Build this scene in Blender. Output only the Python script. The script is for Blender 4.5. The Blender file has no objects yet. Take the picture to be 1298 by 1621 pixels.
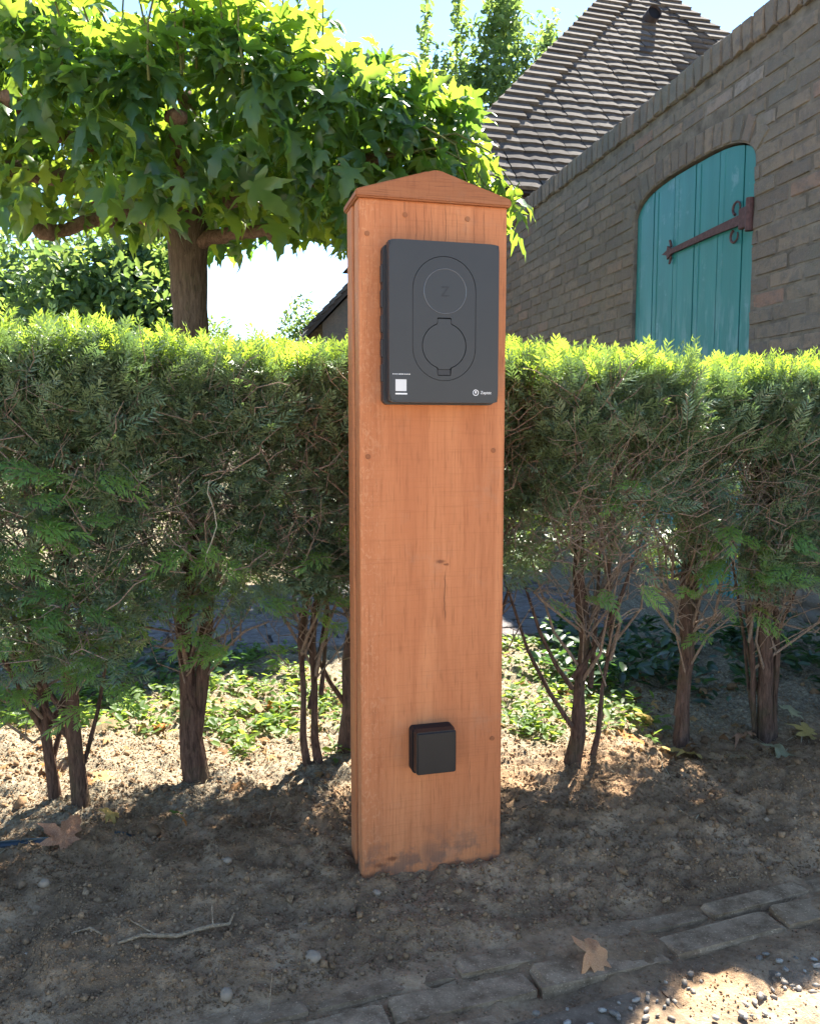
import bpy, bmesh, math, random
import numpy as np
from mathutils import Vector, Matrix
from mathutils.geometry import tessellate_polygon

R = math.radians
rng = np.random.default_rng(7)
random.seed(7)
scene = bpy.context.scene
COL = scene.collection

# ------------------------------------------------------------------ camera
CAMH = 0.71
cam = bpy.data.cameras.new('camera')
cam.sensor_fit = 'HORIZONTAL'; cam.sensor_width = 36.0; cam.lens = 36.0 * 1300 / 1298
cam.clip_start = 0.02; cam.clip_end = 2000
camo = bpy.data.objects.new('camera', cam); COL.objects.link(camo)
camo.location = (0, 0, CAMH); camo.rotation_euler = (R(90 - 5.5), 0, 0)
scene.camera = camo

# ------------------------------------------------------------------ world + sun
SUN = Vector((0.33, 0.71, 1.0)).normalized()
EL = math.asin(SUN.z); AZ = math.atan2(SUN.x, SUN.y)
w = bpy.data.worlds.new('World'); scene.world = w; w.use_nodes = True
nt = w.node_tree; nt.nodes.clear()
sky = nt.nodes.new('ShaderNodeTexSky'); sky.sky_type = 'NISHITA'; sky.sun_disc = False
sky.sun_elevation = EL; sky.sun_rotation = AZ
sky.air_density = 1.0; sky.dust_density = 0.0; sky.ozone_density = 3.2
bg = nt.nodes.new('ShaderNodeBackground'); bg.inputs[1].default_value = 0.062
wo = nt.nodes.new('ShaderNodeOutputWorld')
nt.links.new(sky.outputs[0], bg.inputs[0]); nt.links.new(bg.outputs[0], wo.inputs[0])
sl = bpy.data.lights.new('sun', 'SUN'); sl.energy = 4.3; sl.angle = R(0.55); sl.color = (1.0, 0.93, 0.82)
so = bpy.data.objects.new('sun', sl); COL.objects.link(so)
so.rotation_euler = SUN.to_track_quat('Z', 'Y').to_euler(); so.location = (2, 3, 6)

scene.view_settings.view_transform = 'Standard'
scene.view_settings.look = 'None'
scene.view_settings.gamma = 1.0
scene.view_settings.use_curve_mapping = False
scene.view_settings.exposure = 2.75
scene.render.engine = 'CYCLES'
cy = scene.cycles
cy.use_denoising = True
cy.max_bounces = 4; cy.diffuse_bounces = 4; cy.glossy_bounces = 2; cy.transmission_bounces = 4
cy.transparent_max_bounces = 6; cy.sample_clamp_indirect = 8.0
cy.use_adaptive_sampling = True; cy.adaptive_threshold = 0.025

# ------------------------------------------------------------------ helpers
def tag(o, label=None, cat=None, group=None, kind=None):
    if label: o['label'] = label
    if cat: o['category'] = cat
    if group: o['group'] = group
    if kind: o['kind'] = kind
    return o

def empty(name, loc, rz=0.0):
    o = bpy.data.objects.new(name, None); COL.objects.link(o)
    o.location = loc; o.rotation_euler = (0, 0, rz); o.empty_display_size = 0.05
    return o

def obj(name, me, parent=None, loc=None, mat=None):
    o = bpy.data.objects.new(name, me); COL.objects.link(o)
    if parent is not None: o.parent = parent
    if loc is not None: o.location = loc
    if mat is not None and not me.materials: me.materials.append(mat)
    return o

def bulk(name, V, F, mat=None, smooth=False, tint=None):
    """mesh from numpy arrays, every face with the same number of corners"""
    V = np.asarray(V, dtype=np.float32).reshape(-1, 3); F = np.asarray(F, dtype=np.int32)
    k = F.shape[1]
    me = bpy.data.meshes.new(name)
    me.vertices.add(len(V)); me.vertices.foreach_set('co', V.ravel())
    me.loops.add(F.size); me.loops.foreach_set('vertex_index', F.ravel())
    me.polygons.add(len(F))
    me.polygons.foreach_set('loop_start', np.arange(0, F.size, k, dtype=np.int32))
    me.polygons.foreach_set('loop_total', np.full(len(F), k, dtype=np.int32))
    if smooth: me.polygons.foreach_set('use_smooth', np.ones(len(F), dtype=bool))
    if tint is not None:
        a = me.attributes.new('tint', 'FLOAT', 'POINT'); a.data.foreach_set('value', np.asarray(tint, dtype=np.float32))
    if mat: me.materials.append(mat)
    me.update(calc_edges=True)
    return me

def pyd(name, V, F, mat=None, smooth=False):
    me = bpy.data.meshes.new(name); me.from_pydata([tuple(v) for v in V], [], F)
    if mat: me.materials.append(mat)
    if smooth:
        for p in me.polygons: p.use_smooth = True
    me.update(); return me

def bm_mesh(name, bm, mat=None, smooth=False):
    me = bpy.data.meshes.new(name); bmesh.ops.recalc_face_normals(bm, faces=bm.faces[:]); bm.to_mesh(me); bm.free()
    if mat: me.materials.append(mat)
    if smooth:
        for p in me.polygons: p.use_smooth = True
    return me

def box_bm(x0, x1, y0, y1, z0, z1, bev=0.0, seg=2, bm=None):
    b = bmesh.new()
    bmesh.ops.create_cube(b, size=1.0)
    for v in b.verts:
        v.co = Vector(((x0 + x1) / 2 + v.co.x * (x1 - x0), (y0 + y1) / 2 + v.co.y * (y1 - y0), (z0 + z1) / 2 + v.co.z * (z1 - z0)))
    if bev > 0: bmesh.ops.bevel(b, geom=b.edges[:], offset=bev, segments=seg, affect='EDGES', profile=0.5)
    if bm is None: return b
    me = bpy.data.meshes.new('t'); b.to_mesh(me); b.free(); bm.from_mesh(me); bpy.data.meshes.remove(me)
    return bm

def extrude_poly(pts, y0, y1, bm=None):
    """polygon in (x,z) pushed from y0 to y1"""
    b = bm or bmesh.new()
    f = [b.verts.new((p[0], y0, p[1])) for p in pts]; k = [b.verts.new((p[0], y1, p[1])) for p in pts]
    b.faces.new(f); b.faces.new(k[::-1]); n = len(pts)
    for i in range(n): b.faces.new((f[i], k[i], k[(i + 1) % n], f[(i + 1) % n]))
    return b

def tube_arrays(pts, rad, sides=6, rough=0.0, seed=0, cap=True):
    pts = [Vector(p) for p in pts]; n = len(pts); rr = random.Random(seed)
    V = []; F = []; up = Vector((0.31, 0.77, 0.55)).normalized()
    prev = None
    for i, p in enumerate(pts):
        t = (pts[min(i + 1, n - 1)] - pts[max(i - 1, 0)]).normalized()
        s = t.cross(prev if prev is not None else up)
        if s.length < 1e-4: s = t.cross(Vector((1, 0, 0)))
        s.normalize(); u = s.cross(t).normalized(); prev = u
        r = rad[i] if hasattr(rad, '__len__') else rad
        for k in range(sides):
            a = 2 * math.pi * k / sides; q = r * (1 + rough * (rr.random() - .5) * 2)
            V.append(p + s * (math.cos(a) * q) + u * (math.sin(a) * q))
    for i in range(n - 1):
        for k in range(sides):
            a = i * sides + k; b = i * sides + (k + 1) % sides
            F.append((a, b, b + sides, a + sides))
    return V, F

def tubes_mesh(name, list_of, mat, smooth=True):
    V = []; F = []
    for (v, f) in list_of:
        o = len(V); V += v; F += [tuple(i + o for i in q) for q in f]
    return bulk(name, np.array([tuple(v) for v in V]), np.array(F), mat, smooth)

def h2(ix, iy, s):
    x = (ix.astype(np.int64) * 374761393 + iy.astype(np.int64) * 668265263 + s * 1442695041) & 0xFFFFFFFF
    x = ((x ^ (x >> 13)) * 1274126177) & 0xFFFFFFFF
    x = x ^ (x >> 16)
    return (x & 0xFFFFFF) / float(0xFFFFFF)

def vnoise(x, y, s=0):
    ix = np.floor(x).astype(np.int64); iy = np.floor(y).astype(np.int64)
    fx = x - ix; fy = y - iy; fx = fx * fx * (3 - 2 * fx); fy = fy * fy * (3 - 2 * fy)
    a = h2(ix, iy, s); b = h2(ix + 1, iy, s); c = h2(ix, iy + 1, s); d = h2(ix + 1, iy + 1, s)
    return (a * (1 - fx) + b * fx) * (1 - fy) + (c * (1 - fx) + d * fx) * fy - 0.5

def smooth(a, b, x):
    t = np.clip((x - a) / (b - a), 0, 1); return t * t * (3 - 2 * t)

def frames(d, normal_hint, scale):
    """rotation matrices with x along d, z near the hint, scaled"""
    d = d / np.linalg.norm(d, axis=1, keepdims=True)
    y = np.cross(normal_hint, d); y /= np.maximum(np.linalg.norm(y, axis=1, keepdims=True), 1e-6)
    z = np.cross(d, y)
    M = np.stack([d, y, z], axis=2)
    return M * np.asarray(scale).reshape(-1, 1, 1)

def scatter(Vb, Fb, M, T):
    V = np.einsum('nij,vj->nvi', M, Vb) + T[:, None, :]
    F = Fb[None] + (np.arange(len(T)) * len(Vb))[:, None, None]
    return V.reshape(-1, 3), F.reshape(-1, Fb.shape[1])

# ------------------------------------------------------------------ materials
class Mat:
    def __init__(s, name, rough=0.7, spec=0.3):
        s.m = bpy.data.materials.new(name); s.m.use_nodes = True
        s.t = s.m.node_tree; s.t.nodes.clear()
        s.out = s.t.nodes.new('ShaderNodeOutputMaterial')
        s.b = s.t.nodes.new('ShaderNodeBsdfPrincipled')
        s.b.inputs['Roughness'].default_value = rough
        s.b.inputs['Specular IOR Level'].default_value = spec
        s.t.links.new(s.b.outputs[0], s.out.inputs[0])
        s._co = None
    def node(s, t, **kw):
        n = s.t.nodes.new(t)
        for k, v in kw.items(): setattr(n, k, v)
        return n
    def put(s, sock, v):
        if hasattr(v, 'is_output'): s.t.links.new(v, sock)
        else: sock.default_value = v
    def co(s):
        if s._co is None: s._co = s.node('ShaderNodeTexCoord').outputs['Object']
        return s._co
    def geo(s): return s.node('ShaderNodeNewGeometry').outputs['Position']
    def sc(s, v, scale):
        n = s.node('ShaderNodeVectorMath', operation='MULTIPLY'); s.put(n.inputs[0], v); n.inputs[1].default_value = scale; return n.outputs[0]
    def noise(s, v, scale=5.0, detail=3.0, rough=0.55, dist=0.0):
        n = s.node('ShaderNodeTexNoise'); s.put(n.inputs['Vector'], v); n.inputs['Scale'].default_value = scale
        n.inputs['Detail'].default_value = detail; n.inputs['Roughness'].default_value = rough; n.inputs['Distortion'].default_value = dist
        return n.outputs['Fac']
    def math(s, op, a, b=0.0, c=0.0, clamp=False):
        n = s.node('ShaderNodeMath', operation=op, use_clamp=clamp); s.put(n.inputs[0], a); s.put(n.inputs[1], b); s.put(n.inputs[2], c); return n.outputs[0]
    def ramp(s, f, stops, interp='LINEAR'):
        n = s.node('ShaderNodeValToRGB'); n.color_ramp.interpolation = interp; e = n.color_ramp.elements
        while len(e) < len(stops): e.new(0.5)
        for q, (p, c) in zip(e, stops): q.position = p; q.color = (c[0], c[1], c[2], 1) if hasattr(c, '__len__') else (c, c, c, 1)
        s.put(n.inputs[0], f); return n.outputs[0]
    def step(s, f, a, b):
        n = s.node('ShaderNodeMapRange', interpolation_type='SMOOTHSTEP'); s.put(n.inputs[0], f)
        n.inputs[1].default_value = a; n.inputs[2].default_value = b; return n.outputs[0]
    def mix(s, f, a, b, blend='MIX'):
        n = s.node('ShaderNodeMix', data_type='RGBA', blend_type=blend); s.put(n.inputs[0], f)
        for i, v in ((6, a), (7, b)):
            if hasattr(v, 'is_output'): s.t.links.new(v, n.inputs[i])
            else: n.inputs[i].default_value = (v[0], v[1], v[2], 1)
        return n.outputs[2]
    def sep(s, v):
        n = s.node('ShaderNodeSeparateXYZ'); s.put(n.inputs[0], v); return n.outputs
    def rand(s): return s.node('ShaderNodeObjectInfo').outputs['Random']
    def attr(s, name): return s.node('ShaderNodeAttribute', attribute_name=name).outputs['Fac']
    def color(s, c): s.put(s.b.inputs['Base Color'], c if hasattr(c, 'is_output') else (c[0], c[1], c[2], 1)); return s
    def bump(s, h, strength=0.5, dist=0.01):
        n = s.node('ShaderNodeBump'); n.inputs['Strength'].default_value = strength; n.inputs['Distance'].default_value = dist
        s.put(n.inputs['Height'], h); s.t.links.new(n.outputs[0], s.b.inputs['Normal']); return n.outputs[0]
    def translucent(s, col, fac):
        tr = s.node('ShaderNodeBsdfTranslucent'); s.put(tr.inputs[0], col if hasattr(col, 'is_output') else (*col, 1))
        mx = s.node('ShaderNodeMixShader'); s.put(mx.inputs[0], fac)
        s.t.links.new(s.b.outputs[0], mx.inputs[1]); s.t.links.new(tr.outputs[0], mx.inputs[2]); s.t.links.new(mx.outputs[0], s.out.inputs[0])
        return s

def wood_mat(name, horizontal=False, tone=1.0, marks=False):
    M = Mat(name, 0.62, 0.25); c = M.co()
    lo = (6, 60, 60) if horizontal else (60, 60, 5)
    saw = (260, 30, 30) if horizontal else (9, 9, 300)
    along = (1.4, 30, 30) if horizontal else (30, 30, 1.4)
    g = M.noise(M.sc(c, along), 1.0, 6, 0.66, 1.1)
    g2 = M.noise(M.sc(c, tuple(v * 5.5 for v in along)), 1.0, 5, 0.7, .5)
    big = M.noise(M.sc(c, (2, 6, 6) if horizontal else (6, 6, 1.6)), 1.0, 4, 0.6)
    sw = M.noise(M.sc(c, saw), 1.0, 3, 0.6)
    fleck = M.noise(M.sc(c, (150, 150, 90)), 1.0, 3, 0.6, 1.5)
    t = tone
    col = M.ramp(g, [(0.26, (.43 * t, .150 * t, .060 * t)), (0.5, (.545 * t, .205 * t, .085 * t)), (0.76, (.65 * t, .268 * t, .115 * t))])
    col = M.mix(M.math('MULTIPLY', M.step(big, .40, .66), .7), col, (.50 * t, .170 * t, .066 * t))
    col = M.mix(M.math('MULTIPLY', M.step(g2, .48, .68), .34), col, (.29 * t, .090 * t, .032 * t))
    col = M.mix(M.math('MULTIPLY', M.step(sw, .52, .68), .24), col, (.33 * t, .115 * t, .045 * t))
    pore = M.noise(M.sc(c, (20, 420, 420) if horizontal else (420, 420, 20)), 1.0, 2, .5)
    col = M.mix(M.math('MULTIPLY', M.step(pore, .58, .68), .38), col, (.20 * t, .066 * t, .026 * t))
    wash = M.noise(c, 11, 5, .7)
    col = M.mix(M.math('MULTIPLY', M.step(wash, .54, .72), .22), col, (.40 * t, .27 * t, .18 * t))
    bumpv = M.math('ADD', M.math('MULTIPLY', g2, .6), M.math('MULTIPLY', sw, .8))
    bumpv = M.math('ADD', bumpv, M.math('MULTIPLY', fleck, .35))
    if marks:
        x, y, z = M.sep(c)
        wob = M.math('MULTIPLY', M.math('SUBTRACT', M.noise(M.sc(c, (1, 1, 22)), 1.0, 3), .5), .012)
        # wavy ray flecks in a pale band along the left edge
        band = M.math('MULTIPLY', M.step(x, .055, .005), M.step(fleck, .5, .66))
        col = M.mix(M.math('MULTIPLY', band, .30), col, (.64, .36, .19))
        # drying cracks
        cracks = [(.0705, 1.034, 1.062, .0007), (.101, .98, 1.062, .0004), (.112, .98, 1.055, .0003), (.1345, .98, 1.062, .0005), (.152, .98, 1.05, .0003), (.180, .98, 1.058, .0003), (.058, 1.0, 1.05, .0003), (.196, .99, 1.06, .0003),
                  (.1365, .405, .497, .0008), (.180, .13, .18, .0004), (.088, .98, 1.05, .0003)]
        tot = None
        for (cx, z0, z1, wd) in cracks:
            d = M.math('ABSOLUTE', M.math('SUBTRACT', M.math('ADD', x, wob), cx))
            m = M.step(d, wd * 1.6, wd * .4)
            zz = M.math('MULTIPLY', M.step(z, z0, z0 + .02), M.step(z, z1 + .004, z1 - .02))
            m = M.math('MULTIPLY', m, zz)
            tot = m if tot is None else M.math('MAXIMUM', tot, m)
        col = M.mix(M.math('MULTIPLY', tot, .7), col, (.05, .02, .012))
        bumpv = M.math('SUBTRACT', bumpv, M.math('MULTIPLY', tot, 2.0))
        # knots
        for (kx, kz, r) in [(.128, .508, .007), (.137, .503, .004), (.030, .018, .010), (.050, .027, .009), (.185, .885, .0)]:
            if r == 0: continue
            dx = M.math('MULTIPLY', M.math('SUBTRACT', x, kx), .6); dz = M.math('MULTIPLY', M.math('SUBTRACT', z, kz), 1.5)
            d = M.math('SQRT', M.math('ADD', M.math('MULTIPLY', dx, dx), M.math('MULTIPLY', dz, dz)))
            d = M.math('ADD', d, M.math('MULTIPLY', M.math('SUBTRACT', fleck, .5), .008))
            col = M.mix(M.math('MULTIPLY', M.step(d, r, r * .15), .8), col, (.13, .042, .018))
        # soil smeared on the foot of the board
        dn = M.noise(c, 26, 4, .65)
        m = M.math('MULTIPLY', M.step(z, .10, .0), M.step(dn, .44, .60))
        dx = M.math('SUBTRACT', x, .115); dz = M.math('SUBTRACT', z, .028)
        d = M.math('SQRT', M.math('ADD', M.math('MULTIPLY', dx, dx), M.math('MULTIPLY', dz, dz)))
        m = M.math('MAXIMUM', M.math('MULTIPLY', m, .7), M.math('MULTIPLY', M.step(M.math('ADD', d, M.math('MULTIPLY', dn, .03)), .045, .018), .5))
        col = M.mix(m, col, (.10, .075, .06))
    M.color(col); M.bump(bumpv, .35, .0016)
    return M.m

M_wood = wood_mat('post_wood', marks=True, tone=.88)
M_wood_back = wood_mat('post_wood_back', tone=.80)
M_wood_cap = wood_mat('cap_wood', horizontal=True, tone=.54)

def plain(name, col, rough=.5, spec=.4, nscale=0, namp=0.0, bscale=0, bstr=.2, bdist=.001):
    M = Mat(name, rough, spec)
    if nscale:
        n = M.noise(M.co(), nscale, 4, .6)
        M.color(M.ramp(n, [(.3, tuple(v * (1 - namp) for v in col)), (.7, tuple(v * (1 + namp) for v in col))]))
    else: M.color(col)
    if bscale: M.bump(M.noise(M.co(), bscale, 3, .6), bstr, bdist)
    return M.m

M_cover = plain('charger_cover', (.032, .032, .033), .40, .40, 14, .05, 1500, .10, .0003)
M_housing = plain('charger_housing', (.028, .028, .031), .5, .4)
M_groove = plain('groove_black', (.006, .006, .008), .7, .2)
M_disc = plain('disc_grey', (.031, .031, .032), .38, .42)
M_rim = plain('disc_rim', (.075, .078, .085), .12, .7)
M_zed = plain('embossed_letter', (.023, .023, .025), .5, .4)
M_label = plain('sticker_black', (.02, .02, .024), .35, .5)
M_white = plain('white_print', (.72, .72, .72), .5, .4)
M_patch = plain('sticker_white_patch', (.60, .60, .60), .5, .4)
M_socket = plain('socket_black', (.014, .014, .016), .55, .2, 40, .12, 900, .12, .0003)
M_socket_lid = plain('socket_lid', (.015, .015, .0155), .45, .3, 30, .08, 900, .12, .0003)
M_plug = wood_mat('plug_wood', tone=.55)

def soil_mat(name, path=False):
    M = Mat(name, .95, .1); c = M.geo()
    a = M.noise(c, 9, 5, .6); b = M.noise(c, 130, 4, .7); d = M.noise(c, 420, 2, .6)
    col = M.ramp(M.math('ADD', M.math('MULTIPLY', a, .68), M.math('MULTIPLY', b, .32)), [(.30, (.085, .050, .028)), (.5, (.255, .162, .091)), (.68, (.44, .30, .178))])
    col = M.mix(M.math('MULTIPLY', M.step(d, .62, .74), .5), col, (.36, .31, .24))
    # the trodden, sandy surface of the path in front of the kerb bricks
    x, y, z = M.sep(c)
    n = M.math('SUBTRACT', M.math('ADD', M.math('MULTIPLY', x, -math.sin(R(19.4))), M.math('MULTIPLY', y, math.cos(R(19.4)))), 1.003)
    n = M.math('ADD', n, M.math('MULTIPLY', M.math('SUBTRACT', a, .5), .25))
    sand = M.ramp(b, [(.3, (.20, .155, .11)), (.55, (.36, .29, .21)), (.75, (.48, .40, .30))])
    col = M.mix(M.step(n, -.10, -.36), col, sand)
    # short grass farther off
    grass = M.ramp(M.noise(c, 40, 4, .7), [(.3, (.035, .06, .018)), (.7, (.09, .13, .04))])
    col = M.mix(M.step(M.math('ADD', y, M.math('MULTIPLY', a, .5)), 4.1, 4.4), col, grass)
    # dry pale litter and soil in the bed behind the hedge
    dry = M.ramp(b, [(.3, (.07, .055, .042)), (.5, (.20, .165, .115)), (.72, (.36, .31, .22))])
    n2 = M.math('ADD', n, M.math('MULTIPLY', M.math('SUBTRACT', M.noise(c, 26, 4, .65), .5), .22))
    col = M.mix(M.step(n2, .44, .62), col, dry)
    M.color(col)
    M.bump(M.math('ADD', M.math('MULTIPLY', b, .6), M.math('MULTIPLY', d, .4)), .8, .006)
    return M.m
M_soil = soil_mat('soil')

def crumb_mat():
    M = Mat('soil_crumb', .95, .1); t = M.attr('tint'); n = M.noise(M.geo(), 300, 3, .6)
    col = M.ramp(t, [(0, (.085, .050, .028)), (.5, (.275, .172, .095)), (.86, (.37, .25, .148)), (.95, (.38, .28, .19)), (1, (.46, .37, .27))])
    M.color(M.mix(M.math('MULTIPLY', M.step(n, .45, .7), .4), col, (.028, .023, .02))); M.bump(n, .5, .003); return M.m
M_crumb = crumb_mat()

def paver_mat(name, base, dark):
    M = Mat(name, .95, .08); c = M.geo()
    a = M.noise(c, 34, 5, .7); b = M.noise(c, 320, 3, .65)
    col = M.ramp(a, [(.36, dark), (.6, base)])
    col = M.mix(M.math('MULTIPLY', M.rand(), .35), col, dark)
    col = M.mix(M.math('MULTIPLY', M.step(b, .58, .7), .6), col, tuple(v * 1.9 for v in base))
    M.color(col); M.bump(b, .6, .003); return M.m
M_paver = paver_mat('paver_brick', (.36, .25, .155), (.165, .108, .063))
M_path_brick = paver_mat('path_brick', (.20, .185, .18), (.12, .105, .10))
M_aggregate = paver_mat('aggregate_concrete', (.24, .175, .118), (.12, .085, .056))
def pebble_mat():
    M = Mat('pebble', .6, .35); r = M.rand(); n = M.noise(M.geo(), 260, 3, .6)
    col = M.ramp(r, [(0, (.14, .115, .09)), (.4, (.22, .185, .145)), (.75, (.30, .26, .21)), (1, (.38, .345, .29))])
    M.color(M.mix(M.math('MULTIPLY', M.step(n, .46, .66), .55), col, (.09, .078, .065))); return M.m
M_pebble = pebble_mat()

def bark_mat(name, c1, c2, sc=(60, 60, 12), moss=0.0):
    M = Mat(name, .92, .12); c = M.geo()
    n = M.noise(M.sc(c, sc), 1.0, 5, .7, .8); b = M.noise(c, 14, 3, .6)
    col = M.ramp(n, [(.32, c1), (.66, c2)])
    if moss: col = M.mix(M.math('MULTIPLY', M.step(b, .5, .7), moss), col, (.075, .085, .04))
    M.color(col); M.bump(n, .9, .008); return M.m
M_yewbark = bark_mat('yew_bark', (.040, .024, .018), (.175, .108, .080), (150, 150, 26), .3)
M_twig = bark_mat('yew_twig', (.19, .135, .10), (.40, .305, .23), (200, 200, 80))
M_planebark = bark_mat('plane_bark', (.055, .038, .027), (.165, .122, .088), (75, 75, 11), .25)
M_planebranch = bark_mat('plane_branch', (.085, .052, .035), (.20, .135, .095), (60, 60, 30))
M_shoot = bark_mat('green_shoot', (.08, .085, .03), (.16, .17, .06), (60, 60, 30))
M_palestem = bark_mat('pale_stem', (.36, .34, .24), (.5, .48, .36), (200, 200, 200))
M_drystem = bark_mat('dry_stem', (.22, .155, .095), (.48, .36, .235), (200, 200, 200))

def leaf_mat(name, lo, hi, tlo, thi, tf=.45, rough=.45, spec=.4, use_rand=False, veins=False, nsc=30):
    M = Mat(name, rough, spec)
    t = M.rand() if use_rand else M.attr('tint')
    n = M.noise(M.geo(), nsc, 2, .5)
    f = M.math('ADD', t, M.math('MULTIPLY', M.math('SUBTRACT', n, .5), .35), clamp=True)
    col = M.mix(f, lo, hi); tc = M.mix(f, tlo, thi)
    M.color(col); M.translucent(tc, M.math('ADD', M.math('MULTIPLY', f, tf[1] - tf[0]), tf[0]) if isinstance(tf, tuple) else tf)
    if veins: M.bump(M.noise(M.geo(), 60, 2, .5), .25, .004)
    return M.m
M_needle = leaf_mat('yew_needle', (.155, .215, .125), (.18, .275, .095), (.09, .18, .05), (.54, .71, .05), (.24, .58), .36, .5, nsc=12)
M_frond = leaf_mat('yew_new_growth', (.075, .165, .050), (.150, .28, .065), (.25, .45, .04), (.45, .62, .06), .40, .42, .4, use_rand=True)
M_plane = leaf_mat('plane_leaf', (.030, .075, .034), (.060, .125, .040), (.16, .34, .035), (.46, .62, .05), .44, .34, .5, veins=True)
M_plane1 = leaf_mat('plane_leaf_single', (.030, .075, .034), (.060, .125, .040), (.16, .34, .035), (.46, .62, .05), .44, .34, .5, use_rand=True, veins=True)
M_bush = leaf_mat('bush_leaf', (.05, .10, .055), (.09, .16, .06), (.16, .27, .06), (.34, .46, .08), .42, .5, .35)
M_weed = leaf_mat('weed_leaf', (.05, .10, .025), (.10, .17, .04), (.22, .36, .03), (.42, .55, .07), .45, .5, .3)
M_ivy = leaf_mat('dark_cover_leaf', (.016, .045, .022), (.04, .085, .03), (.05, .14, .03), (.14, .26, .04), .35, .32, .5)
M_straw = leaf_mat('straw', (.20, .15, .09), (.42, .35, .22), (.2, .15, .08), (.4, .32, .2), .2, .8, .2)

M_scrap = leaf_mat('leaf_scrap', (.16, .075, .03), (.42, .27, .12), (.2, .1, .04), (.4, .25, .1), .25, .8, .2)
def dead_leaf_mat(name, a, b):
    M = Mat(name, .75, .2); n = M.noise(M.co(), 45, 4, .6)
    M.color(M.ramp(n, [(.35, a), (.65, b)])); M.translucent(tuple(v * .9 for v in b), .3); M.bump(n, .4, .003); return M.m
M_dead = {
    'brown': dead_leaf_mat('dead_leaf_brown', (.26, .12, .065), (.50, .29, .18)),
    'rust': dead_leaf_mat('dead_leaf_rust', (.52, .22, .09), (.74, .42, .22)),
    'tan': dead_leaf_mat('dead_leaf_tan', (.20, .135, .075), (.38, .29, .17)),
    'orange': dead_leaf_mat('dead_leaf_orange', (.34, .11, .03), (.50, .24, .07)),
    'yellow': dead_leaf_mat('dead_leaf_yellow', (.36, .24, .07), (.55, .42, .15)),
    'green': dead_leaf_mat('fallen_leaf_green', (.08, .17, .03), (.20, .30, .06)),
    'pale': dead_leaf_mat('fallen_leaf_pale', (.27, .26, .14), (.42, .40, .25)),
}

def brick_mat(name, use_attr=False):
    M = Mat(name, .93, .12); c = M.geo()
    r = M.attr('tint') if use_attr else M.rand()
    a = M.noise(c, 26, 5, .65); b = M.noise(c, 2.2, 5, .65); d = M.noise(c, 120, 3, .6)
    col = M.ramp(r, [(0, (.135, .115, .098)), (.35, (.165, .138, .112)), (.7, (.19, .156, .123)), (.93, (.215, .172, .132)), (.975, (.215, .14, .11)), (1, (.24, .21, .18))])
    col = M.mix(M.math('MULTIPLY', M.step(a, .42, .66), .65), col, (.105, .100, .093))
    col = M.mix(M.math('MULTIPLY', M.step(b, .46, .68), .65), col, (.135, .132, .112))
    col = M.mix(M.math('MULTIPLY', M.step(d, .6, .72), .35), col, (.26, .25, .235))
    M.color(col); M.bump(M.math('ADD', M.math('MULTIPLY', a, .7), M.math('MULTIPLY', d, .4)), .9, .012); return M.m
M_brick = brick_mat('old_brick'); M_brick_mass = brick_mat('old_brick_mass', True)
M_mortar = plain('old_mortar', (.135, .120, .10), .95, .1, 12, .45, 90, .6, .006)
def door_mat():
    M = Mat('teal_paint', .42, .45); c = M.co()
    a = M.noise(M.sc(c, (14, 14, 1.6)), 1.0, 4, .6); b = M.noise(M.sc(c, (30, 30, 5)), 1.0, 4, .65); s = M.noise(c, 7, 4, .7)
    col = M.ramp(a, [(.3, (.010, .130, .130)), (.7, (.018, .170, .172))])
    x, y, z = M.sep(c)
    pale = M.math('MULTIPLY', M.step(b, .46, .62), M.math('MAXIMUM', M.step(z, 1.45, 1.05), M.step(s, .56, .68)))
    col = M.mix(M.math('MULTIPLY', pale, .85), col, (.11, .235, .26))
    col = M.mix(M.math('MULTIPLY', M.rand(), .2), col, (.02, .15, .12))
    M.color(col); M.bump(b, .3, .003); return M.m
M_door = door_mat()
M_iron = plain('rusty_iron', (.075, .038, .036), .7, .3, 60, .35, 200, .4, .002)
def tile_mat(name, use_attr=False):
    M = Mat(name, .95, .08); c = M.geo(); r = M.attr('tint') if use_attr else M.rand()
    a = M.noise(c, 20, 4, .65); b = M.noise(c, 2.2, 3, .6)
    col = M.ramp(r, [(0, (.055, .048, .044)), (.5, (.085, .076, .069)), (1, (.125, .112, .10))])
    col = M.mix(M.math('MULTIPLY', M.step(a, .45, .68), .6), col, (.045, .040, .036))
    col = M.mix(M.math('MULTIPLY', M.step(b, .5, .7), .3), col, (.085, .07, .055))
    M.color(col); M.bump(a, .5, .006); return M.m
M_tile = tile_mat('roof_tile'); M_tile_mass = tile_mat('roof_tile_mass', True)
M_under = plain('roof_underlay', (.035, .03, .03), .95, .1)
M_fascia = plain('dark_fascia', (.06, .05, .052), .7, .3, 9, .3)
M_hose = plain('dark_blue_hose', (.014, .028, .042), .4, .5, 60, .3)
M_stone = plain('pale_stone', (.27, .205, .145), .8, .2, 60, .25, 120, .4, .003)

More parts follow.
